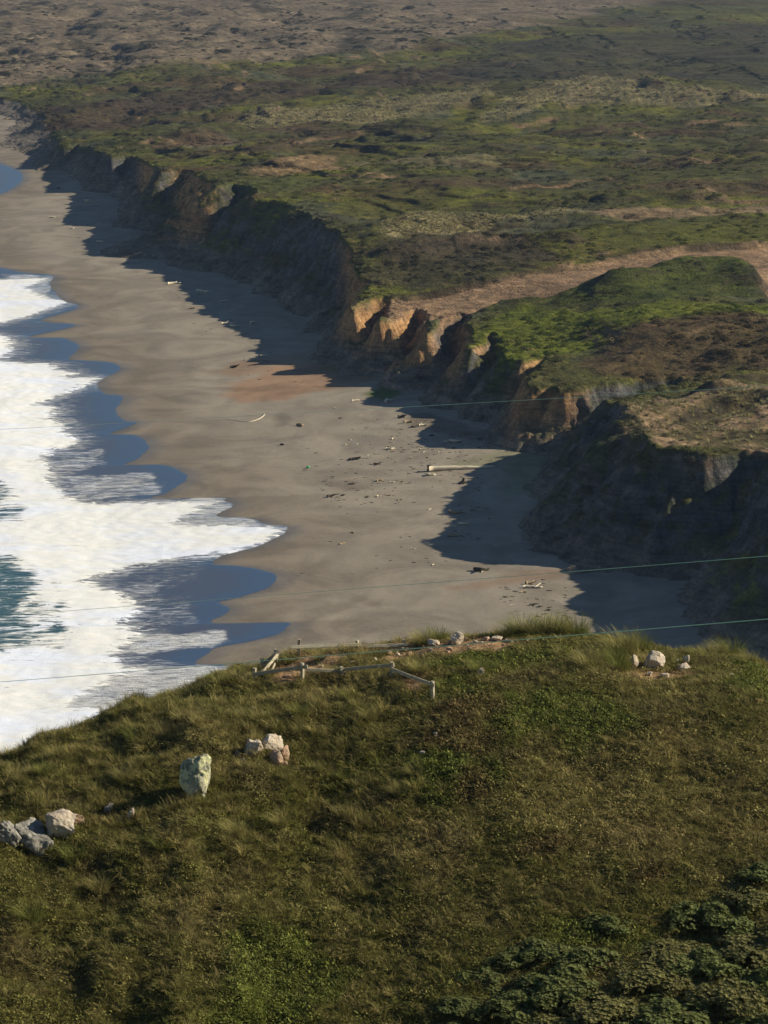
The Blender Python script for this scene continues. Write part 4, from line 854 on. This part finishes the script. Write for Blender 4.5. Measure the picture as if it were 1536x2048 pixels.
for k, (a, b, l, t_) in enumerate(LOGS):
    X0, Y0, Z0 = beach_pt(a, b); L_ = max(.7, l/(FPX/Y0*.975)); o = bpy.data.objects.new('driftwood', DW[k % 9][t_]); COL.objects.link(o)
    th = min(L_, 2.2)*(1.9 if t_ != 2 else 2.4); o.location = (X0, Y0, Z0+.0); o.scale = (L_, th*1.25, th*1.25); o.rotation_euler = (0, 0, random.uniform(-.55, .55)+(.3 if k % 4 else -.5))
    big = L_ > 1.6
    lab = {0: ('bleached driftwood branch lying on the sand' if big else 'short bleached driftwood stick lying on the sand'), 1: ('tan driftwood branch lying on the sand' if big else 'short tan driftwood stick lying on the sand'), 2: ('dark waterlogged driftwood branch on the sand' if big else 'small dark piece of driftwood on the sand')}[t_]
    set_props(o, lab, 'driftwood', '%s %s driftwood on the beach' % ('large' if big else 'small', ('bleached', 'tan', 'dark')[t_]))
# fine wrack: twigs, chips and weed too small to count
P_wr = []
for k in range(5):
    v, f = stick(1.0, .07, [.0, .15, -.2][k % 3], 400+k, k % 2); f4 = np.array([q if len(set(map(int, q))) == 4 else (q[0], q[1], q[2], q[2]) for q in f]); P_wr.append(poly_mesh('wrack_%02d' % k, v, f, M_blade, link=False))
wz = [((700, 840, 1000, 980), 300), ((800, 830, 1080, 905), 330), ((640, 960, 800, 1010), 110), ((880, 1000, 990, 1090), 70), ((1000, 1150, 1140, 1240), 130), ((480, 690, 700, 770), 90), ((330, 540, 520, 680), 70), ((600, 880, 1000, 1150), 110), ((150, 380, 330, 500), 60), ((780, 915, 1080, 960), 90)]
WP, WS, WT = [], [], []
for (a0, b0, a1, b1), n in wz:
    for k in range(n):
        WP.append((rs.uniform(a0, a1), rs.uniform(b0, b1)))
WX = np.array([beach_pt(a, b) for a, b in WP]); n = len(WX); ln = .15+.5*rs.random(n)**2.5*1.6
wt = np.where(rs.random((n, 1)) < .5, srgb(170, 156, 128, KA)[None], srgb(60, 54, 44, KA)[None])*(.6+.5*rs.random((n, 1)))
scatter('beach_wrack', WX, np.stack([np.zeros(n), np.zeros(n), rs.normal(0, .6, n)], 1), np.stack([ln, ln, ln], 1), rs.integers(0, 5, n), wt, P_wr, 'small twigs, chips and dried weed strewn on the sand')
# the big log with its root plate
X0, Y0, Z0 = beach_pt(858, 943); X1, Y1, Z1 = beach_pt(990, 935); A, B = np.array((X0, Y0, Z0)), np.array((X1, Y1, Z1)); D_ = B-A; qs = np.linspace(0, 1, 14); r = np.random.default_rng(9)
e = bpy.data.objects.new('driftwood_log', None); COL.objects.link(e); e.location = A
set_props(e, 'very long bleached tree trunk with a root plate lying on the beach', 'log')
V, F_ = tube([D_*q+np.array((0, 0, .42*(1-q)+.16))+r.normal(0, .04, 3) for q in qs], .55*(1-.62*qs)*(1+r.normal(0, .05, 14)), 10); poly_mesh('trunk', V, F_, M_dw[0], e)
pr = []
for k in range(11):
    a = k/11*6.28; d_ = np.array((-.45-.3*r.random(), math.cos(a), math.sin(a))); l = .6+.5*r.random(); s0 = np.array((.15, 0, .55)); pr.append(tube([s0, s0+d_*l*.6, s0+d_*l*np.array((1, 1, .8))+(0, 0, .05)], [.3, .2, .06], 6))
v, f = join(pr); poly_mesh('root', v, f, M_dw[2], e)
def stump(px, py, label, h, w_, tilt):
    X0, Y0, Z0 = beach_pt(px, py); e = bpy.data.objects.new('driftwood_stump', None); COL.objects.link(e); e.location = (X0, Y0, Z0); set_props(e, label, 'stump'); r = np.random.default_rng(int(px))
    ax = np.array((math.sin(tilt), .1, math.cos(tilt))); qs = np.linspace(0, 1, 7); V, F_ = tube([ax*h*q+(0, 0, .1) for q in qs], w_*(1.1-.5*qs)*(1+r.normal(0, .08, 7)), 9); poly_mesh('trunk', V, F_, M_dw[2], e); pr = []
    for k in range(6):
        a = k/6*6.28+.3; d_ = np.array((math.cos(a), math.sin(a), .15)); pr.append(tube([(0, 0, .25), d_*w_*1.6+(0, 0, .15), d_*w_*2.5], [w_*.5, w_*.35, w_*.12], 6))
    v, f = join(pr); poly_mesh('root', v, f, M_dw[2], e)
stump(925, 967, 'dark upright stump on the sand below the long trunk', 1.0, .36, .25)
stump(703, 920, 'dark broken stump lying on open sand', 1.9, .34, 1.35)
# long pale kelp stalk curving over the sand
P = [beach_pt(a, b) for a, b in ((440, 838), (467, 841), (490, 844), (504, 843), (518, 838), (527, 832), (529, 829))]; P = smooth_curve(np.array(P), 4)+np.array((0, 0, .05))
V, F_ = tube(P, np.linspace(.03, .13, len(P)), 6); set_props(poly_mesh('kelp_stalk', V, F_, M_dw[0]), 'long pale curved kelp stalk on the open sand', 'kelp')
# green net float
X0, Y0, Z0 = beach_pt(616, 936); bm = bmesh.new(); bmesh.ops.create_uvsphere(bm, u_segments=16, v_segments=10, radius=.3)
for v in bm.verts: v.co.z *= .8; v.co.x *= 1.3
me = bpy.data.meshes.new('net_float'); bm.to_mesh(me); bm.free(); me.materials.append(NT('float_green').base((.05, .45, .12), .5, .4)); o = bpy.data.objects.new('net_float', me); COL.objects.link(o); o.location = (X0, Y0, Z0+.18)
set_props(o, 'small bright green net float lying on the sand', 'float')

# ------------------------------------------------------------------ sea air
bm = bmesh.new(); bmesh.ops.create_cube(bm, size=1.0)
for v in bm.verts: v.co = Vector((v.co.x*16000, 3000+v.co.y*9000, 62+v.co.z*140))
me = bpy.data.meshes.new('haze'); bm.to_mesh(me); bm.free()
hm = bpy.data.materials.new('sea_haze'); hm.use_nodes = True; hn = hm.node_tree; hn.nodes.clear(); ho = hn.nodes.new('ShaderNodeOutputMaterial'); pv = hn.nodes.new('ShaderNodeVolumePrincipled')
pv.inputs['Color'].default_value = (.50, .68, 1.0, 1); pv.inputs['Density'].default_value = .000045; pv.inputs['Anisotropy'].default_value = .2
hn.links.new(pv.outputs[0], ho.inputs['Volume']); me.materials.append(hm)
o = bpy.data.objects.new('haze', me); COL.objects.link(o); set_props(o, kind='stuff', label='thin bluish sea haze in the air')
